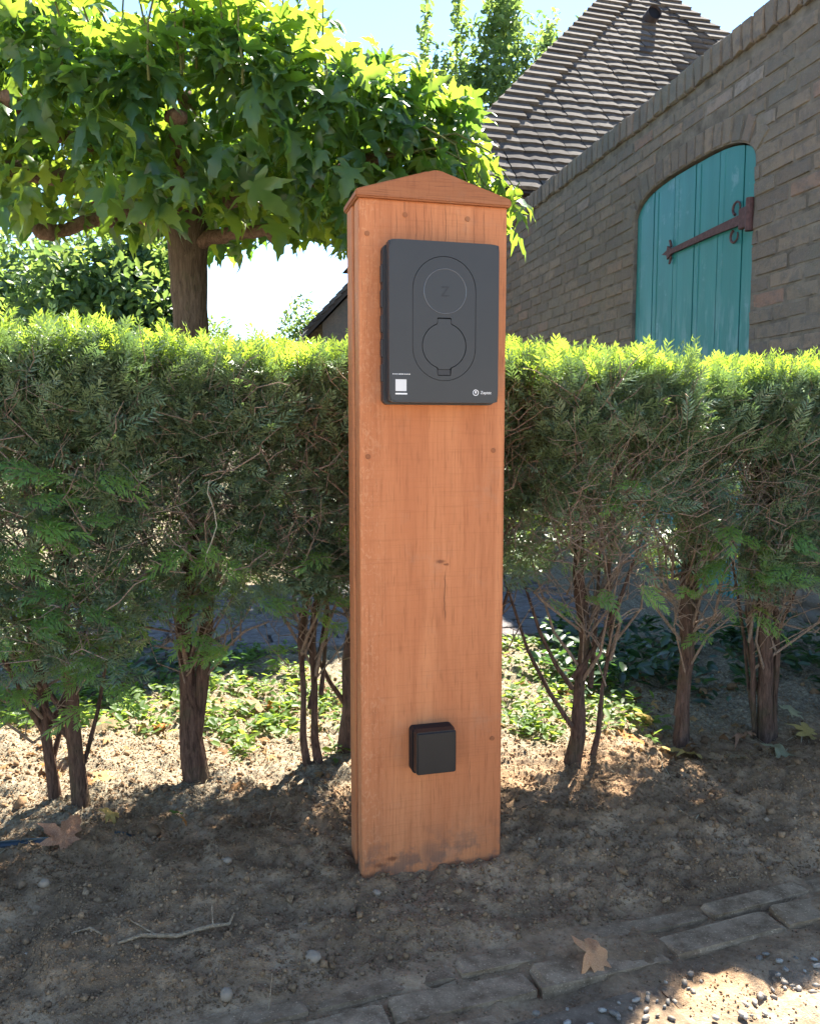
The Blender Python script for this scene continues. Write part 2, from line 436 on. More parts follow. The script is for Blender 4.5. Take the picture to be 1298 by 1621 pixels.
# ------------------------------------------------------------------ ground
KA = R(19.4); KN = np.array([-math.sin(KA), math.cos(KA)]); KC = np.array([math.cos(KA), math.sin(KA)]); K0 = 1.003
def kn_of(x, y): return KN[0] * x + KN[1] * y - K0 - .03 * np.maximum(0, .15 - (KC[0] * x + KC[1] * y))
def kp(k, n): return (KC * k + KN * (n + K0 + .03 * max(0, .15 - k)))
def ground_z(x, y):
    x = np.asarray(x, dtype=float); y = np.asarray(y, dtype=float)
    n = kn_of(x, y); d = np.hypot(x, y - 1.2)
    near = smooth(6.0, 2.6, d)
    bed = smooth(-.03, .07, n)
    z = -.031 + .026 * smooth(-.02, .13, n) + .012 * smooth(.10, .24, n) * smooth(.75, .3, n)
    z = z + .012 * smooth(.45, .7, n)
    z = z + bed * near * (.026 * vnoise(x * 5, y * 5, 1) + .020 * vnoise(x * 13 + 3, y * 13, 2) + .014 * vnoise(x * 33, y * 33, 3))
    z = z + near * (.3 + .7 * bed) * (.010 * vnoise(x * 71, y * 71, 4) + .006 * vnoise(x * 150, y * 150, 5))
    z = z + near * (1 - bed) * (.013 * vnoise(x * 9 + 7, y * 9, 6) + .013 * vnoise(x * 24, y * 24, 7) + .006 * vnoise(x * 60, y * 60, 8))
    z = z - .004 * smooth(.05, -.25, KC[0] * x + KC[1] * y) * (1 - bed)
    # low wheel-and-spade hollow along the kerb, heap at the foot of the post
    lx = (x + .0764) * .9681 + (y - 1.25) * .2504; ly = -(x + .0764) * .2504 + (y - 1.25) * .9681
    ex = np.maximum(np.abs(lx - .1175) - .1175, 0); ey = np.maximum(np.abs(ly - .046) - .046, 0); pd = np.hypot(ex, ey)
    heap = np.exp(-(pd / .05) ** 2) * (.5 + 1.3 * vnoise(x * 22, y * 22, 21) + .8 * vnoise(x * 60, y * 60, 22))
    slump = -.014 * np.exp(-(np.hypot(lx + .01, ly + .02) / .10) ** 2)
    return z + .002 + bed * (.012 * heap + slump)

def axis(lo, hi, step, far, grow):
    a = list(np.arange(lo, hi, step)); s = step; v = a[-1]
    while v < far: s *= grow; v += s; a.append(v)
    s = step; v = a[0]; pre = []
    while v > -far: s *= grow; v -= s; pre.append(v)
    return np.array(pre[::-1] + a)
gx = axis(-1.05, 1.25, .0056, 400, 1.16); gy = axis(.84, 2.5, .0056, 400, 1.16)
GX, GY = np.meshgrid(gx, gy)
GZ = ground_z(GX.ravel(), GY.ravel())
nx, ny = len(gx), len(gy)
ii = np.arange(nx * ny).reshape(ny, nx)
F = np.stack([ii[:-1, :-1], ii[:-1, 1:], ii[1:, 1:], ii[1:, :-1]], -1).reshape(-1, 4)
ground = obj('ground', bulk('ground', np.stack([GX.ravel(), GY.ravel(), GZ], 1), F, M_soil, True))
tag(ground, kind='structure')

# ------------------------------------------------------------------ kerb bricks and pebble slabs
pav = empty('pavement', (0, 0, 0)); tag(pav, kind='structure')
def rough_box(name, mat, seed, amp=.04, bev=.05):
    """unit block, worn corners, for scaling"""
    rr = random.Random(seed); b = bmesh.new(); bmesh.ops.create_cube(b, size=1.0)
    bmesh.ops.bevel(b, geom=b.edges[:], offset=bev, segments=1, affect='EDGES')
    for v in b.verts: v.co += Vector((rr.uniform(-amp, amp) * .3, rr.uniform(-amp, amp), rr.uniform(-amp, amp)))
    return bm_mesh(name, b, mat)
pv = [rough_box('kerb_brick', M_paver, i, .05, .045) for i in range(4)]
prng = random.Random(5)
def paver(k, n, L, W, top, meshes, name, parent, th=.06):
    o = obj(name, prng.choice(meshes), parent)
    p = kp(k, n); o.location = (p[0], p[1], top - th / 2)
    o.rotation_euler = (prng.uniform(-.02, .02), prng.uniform(-.02, .02), KA + prng.uniform(-.015, .015))
    o.scale = (L, W, th); return o
for r, (n0, wd, ofs) in enumerate([(-.020, .034, .02), (-.074, .050, .12), (-.138, .050, .03), (-.202, .050, .10), (-.266, .050, .0), (-.330, .050, .07)]):
    k = -1.05 + ofs
    while k < 1.9:
        L = prng.uniform(.188, .202)
        if not (r >= 2 and k > .30):
            paver(k + L / 2, n0 + prng.uniform(-.003, .003), L, wd, -.0235 + prng.uniform(-.003, .003), pv, 'kerb_brick', pav)
        k += L + .010
slabm = [rough_box('pebble_slab', M_aggregate, 30 + i, .004, .02) for i in range(2)]
slabs = []
for i, k in enumerate((.50, .81, 1.12, 1.43)):
    for j, n in enumerate((-.285, -.595)):
        slabs.append((paver(k, n, .30, .30, -.0280, slabm, 'pebble_slab', pav, .05), k, n))
def lump(name, mat, seed, sub=1, amp=.18, sq=(1, .8, .6)):
    rr = random.Random(seed); b = bmesh.new(); bmesh.ops.create_icosphere(b, subdivisions=sub, radius=1.0)
    for v in b.verts: v.co = Vector((v.co.x * sq[0], v.co.y * sq[1], v.co.z * sq[2])) * (1 + rr.uniform(-amp, amp))
    return bm_mesh(name, b, mat, True)
pebm = [lump('pebble', M_pebble, 50 + i, 1, .16) for i in range(5)]
cnt = 0
for q in range(900):
    k = prng.uniform(.26, .98); n = -.135 - .21 * prng.random() ** 1.2
    if n > -.15 and prng.random() < .5: continue
    p = kp(k, n); s = prng.choice((.003, .0036, .0042, .005, .006))
    if cnt >= 290: break
    o = obj('pebble', prng.choice(pebm), pav); o.location = (p[0], p[1], -.0250 + s * .25)
    o.rotation_euler = (0, 0, prng.uniform(0, 6.28)); o.scale = (s * prng.uniform(.9, 1.5), s * prng.uniform(.8, 1.1), s); cnt += 1

# brick path on the far side of the hedge
far_path = empty('garden_path', (0, 0, 0)); tag(far_path, kind='structure')
HA = R(15)
HC = np.array([math.cos(HA), math.sin(HA)]); HN = np.array([-math.sin(HA), math.cos(HA)])
pb = [rough_box('path_brick', M_path_brick, 80 + i, .02, .05) for i in range(4)]
for r in range(11):
    u = -1.75 + (r % 2) * .11
    while u < 1.55:
        p = HC * u + HN * (2.62 + r * .106)
        wall_x = 1.384 - .2126 * (p[1] - 3.4)
        if p[0] < wall_x - .15:
            o = obj('path_brick', prng.choice(pb), far_path); o.location = (p[0], p[1], -.004 + prng.uniform(-.003, .003)); o.scale = (.212, .098, .06)
            o.rotation_euler = (prng.uniform(-.015, .015), 0, HA + prng.uniform(-.01, .01))
        u += .222

# ------------------------------------------------------------------ charging post
PX, PY, PA = -.0764, 1.25, R(14.5)
def at_post(x, y, z): 
    return (PX + math.cos(PA) * x - math.sin(PA) * y, PY + math.sin(PA) * x + math.cos(PA) * y, z)
post = empty('charging_post', (PX, PY, 0), PA)
tag(post, 'orange-brown hardwood post with gabled cap standing in the soil before the hedge', 'post')
W = .235
b = box_bm(0, W, 0, .036, -.12, 1.058, .0045, 3)
obj('front_board', bm_mesh('front_board', b, M_wood), post)
bpy.context.view_layer.update()
b = box_bm(-.001, W + .001, .049, .090, -.12, 1.058, .003, 2)
obj('back_board', bm_mesh('back_board', b, M_wood_back), post)
b = box_bm(.003, W - .003, .0362, .0488, -.12, 1.05)  # filler between the boards, coloured black to stand in for the gap's shade
obj('gap_shade_spacer', bm_mesh('gap_shade_spacer', b, M_groove), post)
# cap: gabled block with softened edges
b = extrude_poly([(-.005, 1.0565), (W + .004, 1.0565), (W + .004, 1.0675), (W / 2 + .012, 1.1005), (W / 2, 1.1022), (W / 2 - .012, 1.1005), (-.005, 1.0675)], -.007, .097)
bmesh.ops.recalc_face_normals(b, faces=b.faces[:])
bmesh.ops.bevel(b, geom=[e for e in b.edges if e.calc_length() > .05 or abs(e.verts[0].co.x - e.verts[1].co.x) < 1e-5], offset=.0022, segments=2, affect='EDGES')
obj('cap', bm_mesh('cap', b, M_wood_cap, False), post)
for (x, z) in [(.0711, 1.036), (.1697, 1.036), (.0131, 1.0053), (.0133, .6739), (.2153, .6824), (.218, .2114)]:
    b = bmesh.new(); bmesh.ops.create_cone(b, cap_ends=True, segments=14, radius1=.0042, radius2=.0038, depth=.002)
    for v in b.verts: v.co = Vector((x + v.co.x, -.0003 - (v.co.z) * .8, z + v.co.y))
    obj('wood_plug', bm_mesh('wood_plug', b, M_plug), post)

# ------------------------------------------------------------------ charger
CH = at_post(.1228, 0, .754)
ch = empty('wall_charger', CH, PA); ch.scale = (1.013, .72, 1.013)
tag(ch, 'dark grey electric car charger with round socket flap on the upper post', 'charger')
def rrect(w, h, r, seg=6, cx=0, cz=0):
    pts = []
    for (sx, sz, a0) in ((1, 1, 0), (-1, 1, 90), (-1, -1, 180), (1, -1, 270)):
        for i in range(seg + 1):
            a = R(a0 + 90 * i / seg); pts.append((cx + sx * (w / 2 - r) + r * math.cos(a), cz + sz * (h / 2 - r) + r * math.sin(a)))
    return pts
def slab(name, pts, yb, yf, mat, parent, bev=.0, seg=2, smooth=False):
    """rounded plate; yb at the back, yf (more negative) the visible face"""
    b = extrude_poly(pts, yf, yb); bmesh.ops.recalc_face_normals(b, faces=b.faces[:])
    if bev:
        es = [e for e in b.edges if all(abs(v.co.y - yf) < 1e-6 for v in e.verts)]
        bmesh.ops.bevel(b, geom=es, offset=bev, segments=seg, affect='EDGES')
    return obj(name, bm_mesh(name, b, mat, smooth), parent)
CW, CHH = .170, .234; cz = .117
hs = slab('housing', rrect(CW + .004, CHH - .002, .008, 6, -.0015, cz - .002), -.0005, -.026, M_housing, ch, .004)
for k in range(5):   # ribs along the left side of the housing
    z = .045 + k * .036
    obj('rib', bm_mesh('rib', box_bm(-CW / 2 - .0055, -CW / 2 - .002, -.022, -.006, z - .013, z + .013, .001, 1), M_housing), hs)
fc_y = -.052
# front cover as a plate with a stadium-shaped slot, so the oval panel sits in it with a real gap
def ring_plate(name, outer, inner, yb, yf, mat, parent, bev=0.0):
    b = bmesh.new(); n = len(outer)
    def loop(pts, y): return [b.verts.new((p[0], y, p[1])) for p in pts]
    of, inf, ob, inb = loop(outer, yf), loop(inner, yf), loop(outer, yb), loop(inner, yb)
    for i in range(n):
        j = (i + 1) % n
        b.faces.new((of[i], of[j], inf[j], inf[i])); b.faces.new((of[j], of[i], ob[i], ob[j])); b.faces.new((inf[i], inf[j], inb[j], inb[i]))
        b.faces.new((ob[j], ob[i], inb[i], inb[j]))
    if bev:
        es = [e for e in b.edges if e.verts[0] in of and e.verts[1] in of]
        bmesh.ops.bevel(b, geom=es, offset=bev, segments=2, affect='EDGES')
    return obj(name, bm_mesh(name, b, mat), parent)
def stadium(w, h, n, cx, cz):
    """n points starting at angle 0, matched with the rounded rectangle by angle"""
    r = w / 2; s = h / 2 - r; pts = []
    for i in range(n):
        a = 2 * math.pi * i / n; ca, sa = math.cos(a), math.sin(a)
        pts.append((ca, sa))
    out = []
    for ca, sa in pts:
        # ray / stadium crossing
        t = 0.0; lo, hi = 0.0, h
        for _ in range(40):
            mid = (lo + hi) / 2; x, z = ca * mid, sa * mid
            d = math.hypot(x, max(abs(z) - s, 0)) - r
            if d < 0: lo = mid
            else: hi = mid
        out.append((cx + ca * lo, cz + sa * lo))
    return out
def rrect_ang(w, h, r, n, cx, cz, ox=0, oz=0):
    out = []
    for i in range(n):
        a = 2 * math.pi * i / n; ca, sa = math.cos(a), math.sin(a); lo, hi = 0.0, h * 1.5
        for _ in range(44):
            mid = (lo + hi) / 2; x, z = abs(ox + ca * mid - cx), abs(oz + sa * mid - cz)
            qx, qz = max(x - (w / 2 - r), 0), max(z - (h / 2 - r), 0)
            ins = (x <= w / 2 and z <= h / 2) and math.hypot(qx, qz) <= r
            if ins: lo = mid
            else: hi = mid
        out.append((ox + ca * lo, oz + sa * lo))
    return out
NS = 144; SX, SZ = -.0005, .1235
fo = rrect_ang(CW - .002, CHH - .001, .0025, NS, 0, cz + .001, SX, SZ)
fi = stadium(.0972, .1802, NS, SX, SZ)
fc = ring_plate('front_cover', fo, fi, -.026, fc_y, M_cover, ch, .0030)
slab('cover_floor', rrect(.12, .19, .01, 4, SX, SZ), -.027, -.044, M_groove, ch)
# oval inset panel with a hole for the socket flap
FX, FZ, FR = -.0005, .0845, .0336
pan_o = stadium(.0958, .1788, NS, SX, SZ)
# outline of the flap opening: circle with hinge tab on top and latch below
def keyhole(r, tabw, top, bot, botw, n=NS):
    out = []
    for i in range(n):
        a = 2 * math.pi * i / n; ca, sa = math.cos(a), math.sin(a); lo, hi = 0.0, .1
        for _ in range(40):
            m = (lo + hi) / 2; x, z = ca * m, sa * m
            ins = math.hypot(x, z) <= r or (abs(x) <= tabw / 2 and 0 <= z <= top) or (abs(x) <= botw / 2 and -bot <= z <= 0)
            if ins: lo = m
            else: hi = m
        out.append((FX + ca * lo, FZ + sa * lo))
    return out
def stadium_about(w, h, n, cx, cz, ox, oz):
    r = w / 2; s = h / 2 - r; out = []
    for i in range(n):
        a = 2 * math.pi * i / n; ca, sa = math.cos(a), math.sin(a); lo, hi = 0.0, h
        for _ in range(40):
            m = (lo + hi) / 2; x, z = ox + ca * m - cx, oz + sa * m - cz
            if math.hypot(x, max(abs(z) - s, 0)) < r: lo = m
            else: hi = m
        out.append((ox + ca * lo, oz + sa * lo))
    return out
op = ring_plate('oval_panel', stadium_about(.0958, .1788, NS, SX, SZ, FX, FZ), keyhole(.0340, .0216, .0410, .0436, .0216), -.044, fc_y + .0004, M_cover, ch, .0004)
fl = keyhole(.0329, .0204, .0392, .0340, .0200)
b = extrude_poly(fl, fc_y + .0008, -.044); obj('socket_flap', bm_mesh('socket_flap', b, M_disc), ch)
slab('latch', rrect(.0196, .0082, .001, 3, FX, FZ - .0385), -.044, fc_y + .0022, M_housing, ch, .0006)
# upper status disc with polished rim and embossed letter
DX, DZ = .0005, .1635
circ = lambda r, n=64: [(DX + r * math.cos(2 * math.pi * i / n), DZ + r * math.sin(2 * math.pi * i / n)) for i in range(n)]
V, Fq = tube_arrays([(DX + .0323 * math.cos(R(a)), fc_y + .0002, DZ + .0323 * math.sin(R(a))) for a in range(0, 361, 6)], .0007, 6)
obj('disc_rim', bulk('disc_rim', np.array([tuple(v) for v in V]), np.array(Fq), M_rim, True), ch)
ds = slab('status_disc', circ(.0318), fc_y + .0006, fc_y + .0001, M_disc, ch)
def text_mesh(txt, size, mat, name, ext=.0002):
    cu = bpy.data.curves.new(name, 'FONT'); cu.body = txt; cu.size = size; cu.align_x = 'CENTER'; cu.align_y = 'CENTER'; cu.extrude = ext
    t = bpy.data.objects.new(name, cu); COL.objects.link(t)
    bpy.context.view_layer.update()
    me = bpy.data.meshes.new_from_object(t.evaluated_get(bpy.context.evaluated_depsgraph_get()))
    bpy.data.objects.remove(t); me.materials.clear(); me.materials.append(mat); me.name = name
    for v in me.vertices: v.co = Vector((v.co.x, -v.co.z, v.co.y))
    return me
obj('embossed_letter', text_mesh('Z', .021, M_zed, 'embossed_letter', .0003), ds, (DX, fc_y - .0001, DZ - .001))
o = obj('brand_lettering', text_mesh('Zaptec', .0064, M_white, 'brand_lettering'), fc, (.0648, fc_y - .0003, .0167))
for v in o.data.vertices: v.co.x *= .96
LX, LZ = .0487, .0167
cc = lambda r, n=32: [(LX + r * math.cos(2 * math.pi * i / n), LZ + r * math.sin(2 * math.pi * i / n)) for i in range(n)]
em = ring_plate('emblem_ring', cc(.0046), cc(.0036), fc_y, fc_y - .0004, M_white, fc)
b = extrude_poly([(LX - .0012, LZ + .0022), (LX + .0016, LZ + .0022), (LX + .0004, LZ + .0003), (LX + .0015, LZ + .0003), (LX - .0008, LZ - .0025), (LX - .0002, LZ - .0006), (LX - .0014, LZ - .0006)], fc_y - .0004, fc_y)
obj('emblem_bolt', bm_mesh('emblem_bolt', b, M_white), fc)
stk = slab('sticker', rrect(.0275, .042, .001, 3, -.0672, .0258), fc_y, fc_y - .0003, M_label, ch)
slab('white_patch', rrect(.0165, .0170, .0005, 3, -.0665, .0262), fc_y - .0003, fc_y - .0005, M_patch, stk)
prr = random.Random(3); x = -.0790
while x < -.0555:   # the small print is too small to read: short strokes
    wd = prr.uniform(.0012, .0030); slab('print_stroke', rrect(wd, .0011, .0002, 1, x + wd / 2, .0423), fc_y - .0003, fc_y - .0005, M_white, stk); x += wd + prr.choice((.0003, .0003, .0010))
slab('print_line', rrect(.0178, .0022, .0004, 2, -.0660, .0139), fc_y - .0003, fc_y - .0005, M_white, stk)

# ------------------------------------------------------------------ small socket box
sk = empty('socket_box', at_post(.1115, 0, .176), PA)
tag(sk, 'small square black switch box near the foot of the post', 'socket box')
slab('back_box', rrect(.070, .072, .006, 5, .0005, .0345), -.0005, -.022, M_socket, sk, .002)
obj('box_neck', bm_mesh('box_neck', box_bm(-.030, .030, -.028, -.020, .006, .068), M_groove), sk)
slab('lid', rrect(.064, .068, .004, 5, -.0015, .039), -.027, -.046, M_socket_lid, sk, .0025, 3)

# ------------------------------------------------------------------ garden wall with teal door
WA = R(102); WP = (1.3845, 3.40, 0)
gw = empty('garden_wall', WP, WA)
tag(gw, 'tall weathered brick garden wall with an arched teal door, behind the hedge', 'wall')
T0, T1, WZ, WL0, WL1 = .012, 1.038, 2.275, -1.9, 3.35
TC = (T0 + T1) / 2; HW = (T1 - T0) / 2
def arch(t):
    q = min(abs(t - TC) / HW, 1.0); return 1.80 + .14 * (1 - q ** 3.2) ** (1 / 2.2)
def arch_pts(n=24, grow=0.0):
    return [(TC + (HW + grow) * math.cos(math.pi * i / n), 0) for i in range(n + 1)]
ap = []
for i in range(29):
    t = T1 - (T1 - T0) * (0.5 - 0.5 * math.cos(math.pi * i / 28)); ap.append((t, arch(t)))
outline = [(WL0, -.3), (T0, -.3)] + [(t, z) for t, z in ap[::-1]] + [(T1, -.3), (WL1, -.3), (WL1, WZ), (WL0, WZ)]
b = extrude_poly(outline, -.0045, -.215); me = bm_mesh('mortar_core', b, M_mortar); obj('mortar_core', me, gw)
brk = [rough_box('brick', M_brick, 120 + i, .035, .05) for i in range(6)]
wr = random.Random(11)
mass = []
def brick_place(name, t, z, L, H, big, y=-.05, rot=0.0, D=.098):
    yy = y + wr.uniform(-.0022, .0022)
    if big:
        o = obj(name, wr.choice(brk), gw); o.location = (t, yy, z); o.scale = (L, D, H); o.rotation_euler = (wr.uniform(-.01, .01), rot + wr.uniform(-.012, .012), wr.uniform(-.012, .012))
    else: mass.append((t, yy, z, L, D, H, rot))
CP = .0635
nb = 0
row = 0; z = CP / 2
def outer_z(t): return arch(t) + .115
while z < WZ - .03:
    # interval blocked by door or its arch at this height
    blk = None
    if z < 1.80: blk = (T0, T1)
    else:
        ts = [T0 + (T1 - T0) * i / 200 for i in range(201)]; inside = [t for t in ts if outer_z(t) + .02 > z]
        if inside: blk = (inside[0], inside[-1])
    t = WL0 + (row % 2) * .115
    while t < WL1:
        L = wr.uniform(.176, .196); a, c = t, min(t + L, WL1); t = t + L + .011
        parts = [(a, c)]
        if blk:
            parts = []
            if a < blk[0]: parts.append((a, min(c, blk[0])))
            if c > blk[1]: parts.append((max(a, blk[1]), c))
        for (p0, p1) in parts:
            if p1 - p0 < .03: continue
            vis_from = 1.00 + .06 * max((p0), 0)
            big = z > vis_from and -.62 < p0 < 2.95 and nb < 300
            nb += big
            brick_place('brick', (p0 + p1) / 2, z, p1 - p0, .0535 + wr.uniform(-.003, .002), big)
    z += CP; row += 1
# coping: bricks on edge along the top
t = WL0
while t < WL1:
    L = .062; big = -.62 < t < 3.2
    brick_place('coping_brick', t + L / 2, WZ + .038 + wr.uniform(-.006, .006), L, .112, big, -.06, 0, .15); t += L + .010
# arch of upright bricks over the door
s_acc = 0; prev = ap[0]; dense = []
for i in range(401):
    t = T1 - (T1 - T0) * (0.5 - 0.5 * math.cos(math.pi * i / 400)); dense.append((t, arch(t)))
lens = [0]
for p, q in zip(dense, dense[1:]): lens.append(lens[-1] + math.hypot(q[0] - p[0], q[1] - p[1]))
s = .036
while s < lens[-1] - .02:
    i = min(range(len(lens)), key=lambda k: abs(lens[k] - s)); i0, i1 = max(i - 8, 0), min(i + 8, 400)
    tx, tz = dense[i1][0] - dense[i0][0], dense[i1][1] - dense[i0][1]; l = math.hypot(tx, tz); nxv, nzv = tz / l, -tx / l
    if nzv < 0: nxv, nzv = -nxv, -nzv
    cx_, cz_ = dense[i][0] + nxv * .054, dense[i][1] + nzv * .054
    if cx_ - TC > HW - .005: pass
    brick_place('arch_brick', cx_, cz_, .060, .104, True, -.048, math.atan2(nxv, nzv)); s += .070
# the bricks too many or too far to pick apart
b = bmesh.new(); Vm = []; Fm = []; Tm = []
ub = np.array([(x, y, z) for x in (-.5, .5) for y in (-.5, .5) for z in (-.5, .5)]); uf = np.array([(0, 1, 3, 2), (4, 6, 7, 5), (0, 4, 5, 1), (2, 3, 7, 6), (0, 2, 6, 4), (1, 5, 7, 3)])
for (t, y, z, L, D, H, rot) in mass:
    Fm.append(uf + len(Vm) * 8); Vm.append(ub * np.array([L, D, H]) + np.array([t, y, z]) + rng.uniform(-.002, .002, (8, 3))); Tm.append(np.full(8, wr.random()))
o = obj('distant_bricks', bulk('distant_bricks', np.concatenate(Vm), np.concatenate(Fm), M_brick_mass, False, np.concatenate(Tm)), gw); tag(o, kind='stuff')
b.free()
# door: upright boards, strap hinge
dn = empty('door', (0, .026, 0)); dn.parent = gw
tag(dn, 'teal painted board door with a round-shouldered top')
edges = [T0 + .004, .11, .29, .48, .665, .86, T1 - .004]
for i, (a, c) in enumerate(zip(edges, edges[1:])):
    a2, c2 = a + .0035, c - .0035; n = 8
    top = [(a2 + (c2 - a2) * k / n, arch(a2 + (c2 - a2) * k / n) - .010) for k in range(n + 1)]
    b = extrude_poly([(a2, -.05), (c2, -.05)] + top[::-1], -.048 + (i % 2) * .0015, -.085)
    obj('plank', bm_mesh('plank', b, M_door), dn)
    for off in ((.028, .034) if c - a > .12 else ()):   # bead run down the board beside the joint
        b = box_bm(c2 - off - .004, c2 - off + .004, -.052, -.0445, .02, min(arch(c2 - off), arch(c2)) - .02, .002, 1)
    if c - a > .12: obj('bead', bm_mesh('bead', b, M_door), dn)
b = extrude_poly([(T0, -.05), (T1, -.05)] + [(t, z - .002) for t, z in ap], -.09, -.10); obj('door_backing', bm_mesh('door_backing', b, M_groove), dn)
hg = empty('strap_hinge', (0, 0, 0)); hg.parent = dn; tag(hg, 'rusty iron strap hinge across the teal door')
b = extrude_poly([(.10, 1.570), (.10, 1.612), (.30, 1.606), (.66, 1.592), (.695, 1.612), (.70, 1.592), (.745, 1.580), (.70, 1.568), (.695, 1.548), (.66, 1.568), (.30, 1.573)], -.040, -.030)
box_bm(.02, .105, -.042, -.020, 1.548, 1.634, .006, 2, b)
def cyl(bm, p, r, depth, seg=12):
    bb = bmesh.new(); bmesh.ops.create_cone(bb, cap_ends=True, segments=seg, radius1=r, radius2=r, depth=depth)
    for v in bb.verts: v.co += Vector(p)
    me = bpy.data.meshes.new('t'); bb.to_mesh(me); bb.free(); bm.from_mesh(me); bpy.data.meshes.remove(me)
cyl(b, (.022, -.018, 1.591), .016, .13)
me = bm_mesh('strap', b, M_iron); hg_s = obj('strap', me, hg)
for (t, z0, sg) in ((.135, 1.617, 1), (.145, 1.565, -1), (.665, 1.603, 1), (.665, 1.557, -1)):
    r = .026 if t < .4 else .016
    pts = [(t + r * .2 + r * math.cos(R(a)), -.036, z0 + sg * (r + .004 + r * math.sin(R(a)))) for a in range(-70, 215, 25)] if t < .4 else [(t + .01 * k * .5, -.036, z0 + sg * .011 * k) for k in range(4)]
    pts = [(2 * (t + r * .2) - p[0], p[1], p[2]) for p in pts] if False else pts
    V, Fq = tube_arrays(pts, [.0065 * (1 - .04 * k) for k in range(len(pts))], 6)
    obj('scroll', bulk('scroll', np.array([tuple(v) for v in V]), np.array(Fq), M_iron, True), hg)

# ------------------------------------------------------------------ house with tiled hipped roof
RA = R(14.5); PITCH = R(50)
EV = np.array([math.cos(RA), math.sin(RA), 0]); BV = np.array([-math.sin(RA), math.cos(RA), 0])
RP = np.array([.92, 6.5, 2.57])
house = empty('brick_house', (RP[0], RP[1], 0), RA)
tag(house, 'brick house with a steep grey tiled hipped roof, beyond the garden wall', 'house')
EL0, EL1, AE, AS = -.857, 4.71, 2.30, 4.33
cpi, spi = math.cos(PITCH), math.sin(PITCH)
ze = 2.57
body = box_bm(EL0 + .3, EL1 - .3, .28, 3.2, -.3, ze - .06)
obj('house_wall', bm_mesh('house_wall', body, M_brick), house)
obj('fascia', bm_mesh('fascia', box_bm(EL0 + .06, EL1 - .06, .10, .275, ze - .13, ze - .03), M_fascia), house)
rf = empty('roof', (0, 0, 0)); rf.parent = house
A = (AE, AS * cpi, ze + AS * spi); A2 = (AE + .05, AS * cpi + .12, ze + AS * spi)
dz = .03
V = [(EL0, 0, ze - dz), (EL1, 0, ze - dz), (EL1, 3.5, ze - dz), (EL0, 3.5, ze - dz), (A[0], A[1], A[2] - dz), (A2[0], A2[1], A2[2] - dz)]
obj('roof_deck', pyd('roof_deck', V, [(0, 1, 4), (1, 2, 5, 4), (2, 3, 5), (3, 0, 4, 5), (3, 2, 1, 0)], M_under), rf)
TW, TG = .19, .121
def tile_mesh(name, seed, mat):
    rr = random.Random(seed); th = .025; L = .19; n = 4; V = []; F = []
    for j, yy in enumerate((0.0, L)):
        for i in range(n + 1):
            x = -TW / 2 + TW * i / n + .0; bow = .004 * (1 - (2 * i / n - 1) ** 2) - .004 * rr.random()
            V.append((x + rr.uniform(-.003, .003), yy + rr.uniform(-.006, .006) * (j == 0), bow + (th if j == 0 else .004)))
            V.append((x, yy, bow - .006 if j == 0 else -.02))
    k = 2 * (n + 1)
    for i in range(n):
        a = 2 * i; F += [(a, a + 2, a + 2 + k, a + k), (a + 1, a + 1 + k, a + 3 + k, a + 3), (a, a + 1, a + 3, a + 2), (a + k, a + 2 + k, a + 3 + k, a + 1 + k)]
    F += [(0, k, k + 1, 1), (2 * n, 2 * n + 1, 2 * n + 1 + k, 2 * n + k)]
    return pyd(name, V, F, mat)
tm = [tile_mesh('roof_tile', 200 + i, M_tile) for i in range(5)]
tr = random.Random(21); rest = []; nt_ = 0
SLOPE = Matrix.Rotation(PITCH, 4, 'X')
rows = int(AS / TG)
ehip = lambda s: (EL0 + (AE - EL0) * s / AS, EL1 + (AE - EL1) * s / AS)
for r in range(rows):
    s = r * TG; l, h = ehip(s + .05)
    e = l + .06 - (r % 2) * TW / 2
    while e < h:
        if e - TW / 2 > ehip(s + .19)[0] - .02 and e + TW / 2 < ehip(s + .19)[1] + .02:
            wv = .003 * math.sin(e * 2.1 + r * .35)
            loc = Vector((e + tr.uniform(-.006, .006), (s + wv) * cpi, ze + (s + wv) * spi))
            rot = Matrix.Translation(loc) @ Matrix.Rotation(PITCH - R(2.5) + tr.uniform(-.02, .02), 4, 'X') @ Matrix.Rotation(tr.uniform(-.014, .014), 4, 'Z') @ Matrix.Rotation(tr.uniform(-.02, .02), 4, 'Y')
            show = e < .55 + s * .62 + .25
            if show and nt_ < 300:
                o = obj('roof_tile', tr.choice(tm), rf); o.matrix_local = rot; nt_ += 1
            else: rest.append(rot)
        e += TW + .004
Vt = np.array([tuple(v.co) for v in tm[0].vertices]); Ft = np.array([tuple(p.vertices) for p in tm[0].polygons])
if rest:
    Vr = np.concatenate([Vt @ np.array(m.to_3x3()).T + np.array(m.translation) for m in rest]); Fr = np.concatenate([Ft + i * len(Vt) for i in range(len(rest))])
    o = obj('distant_tiles', bulk('distant_tiles', Vr, Fr, M_tile_mass, False, np.repeat(rng.random(len(rest)), len(Vt))), rf); tag(o, kind='stuff')
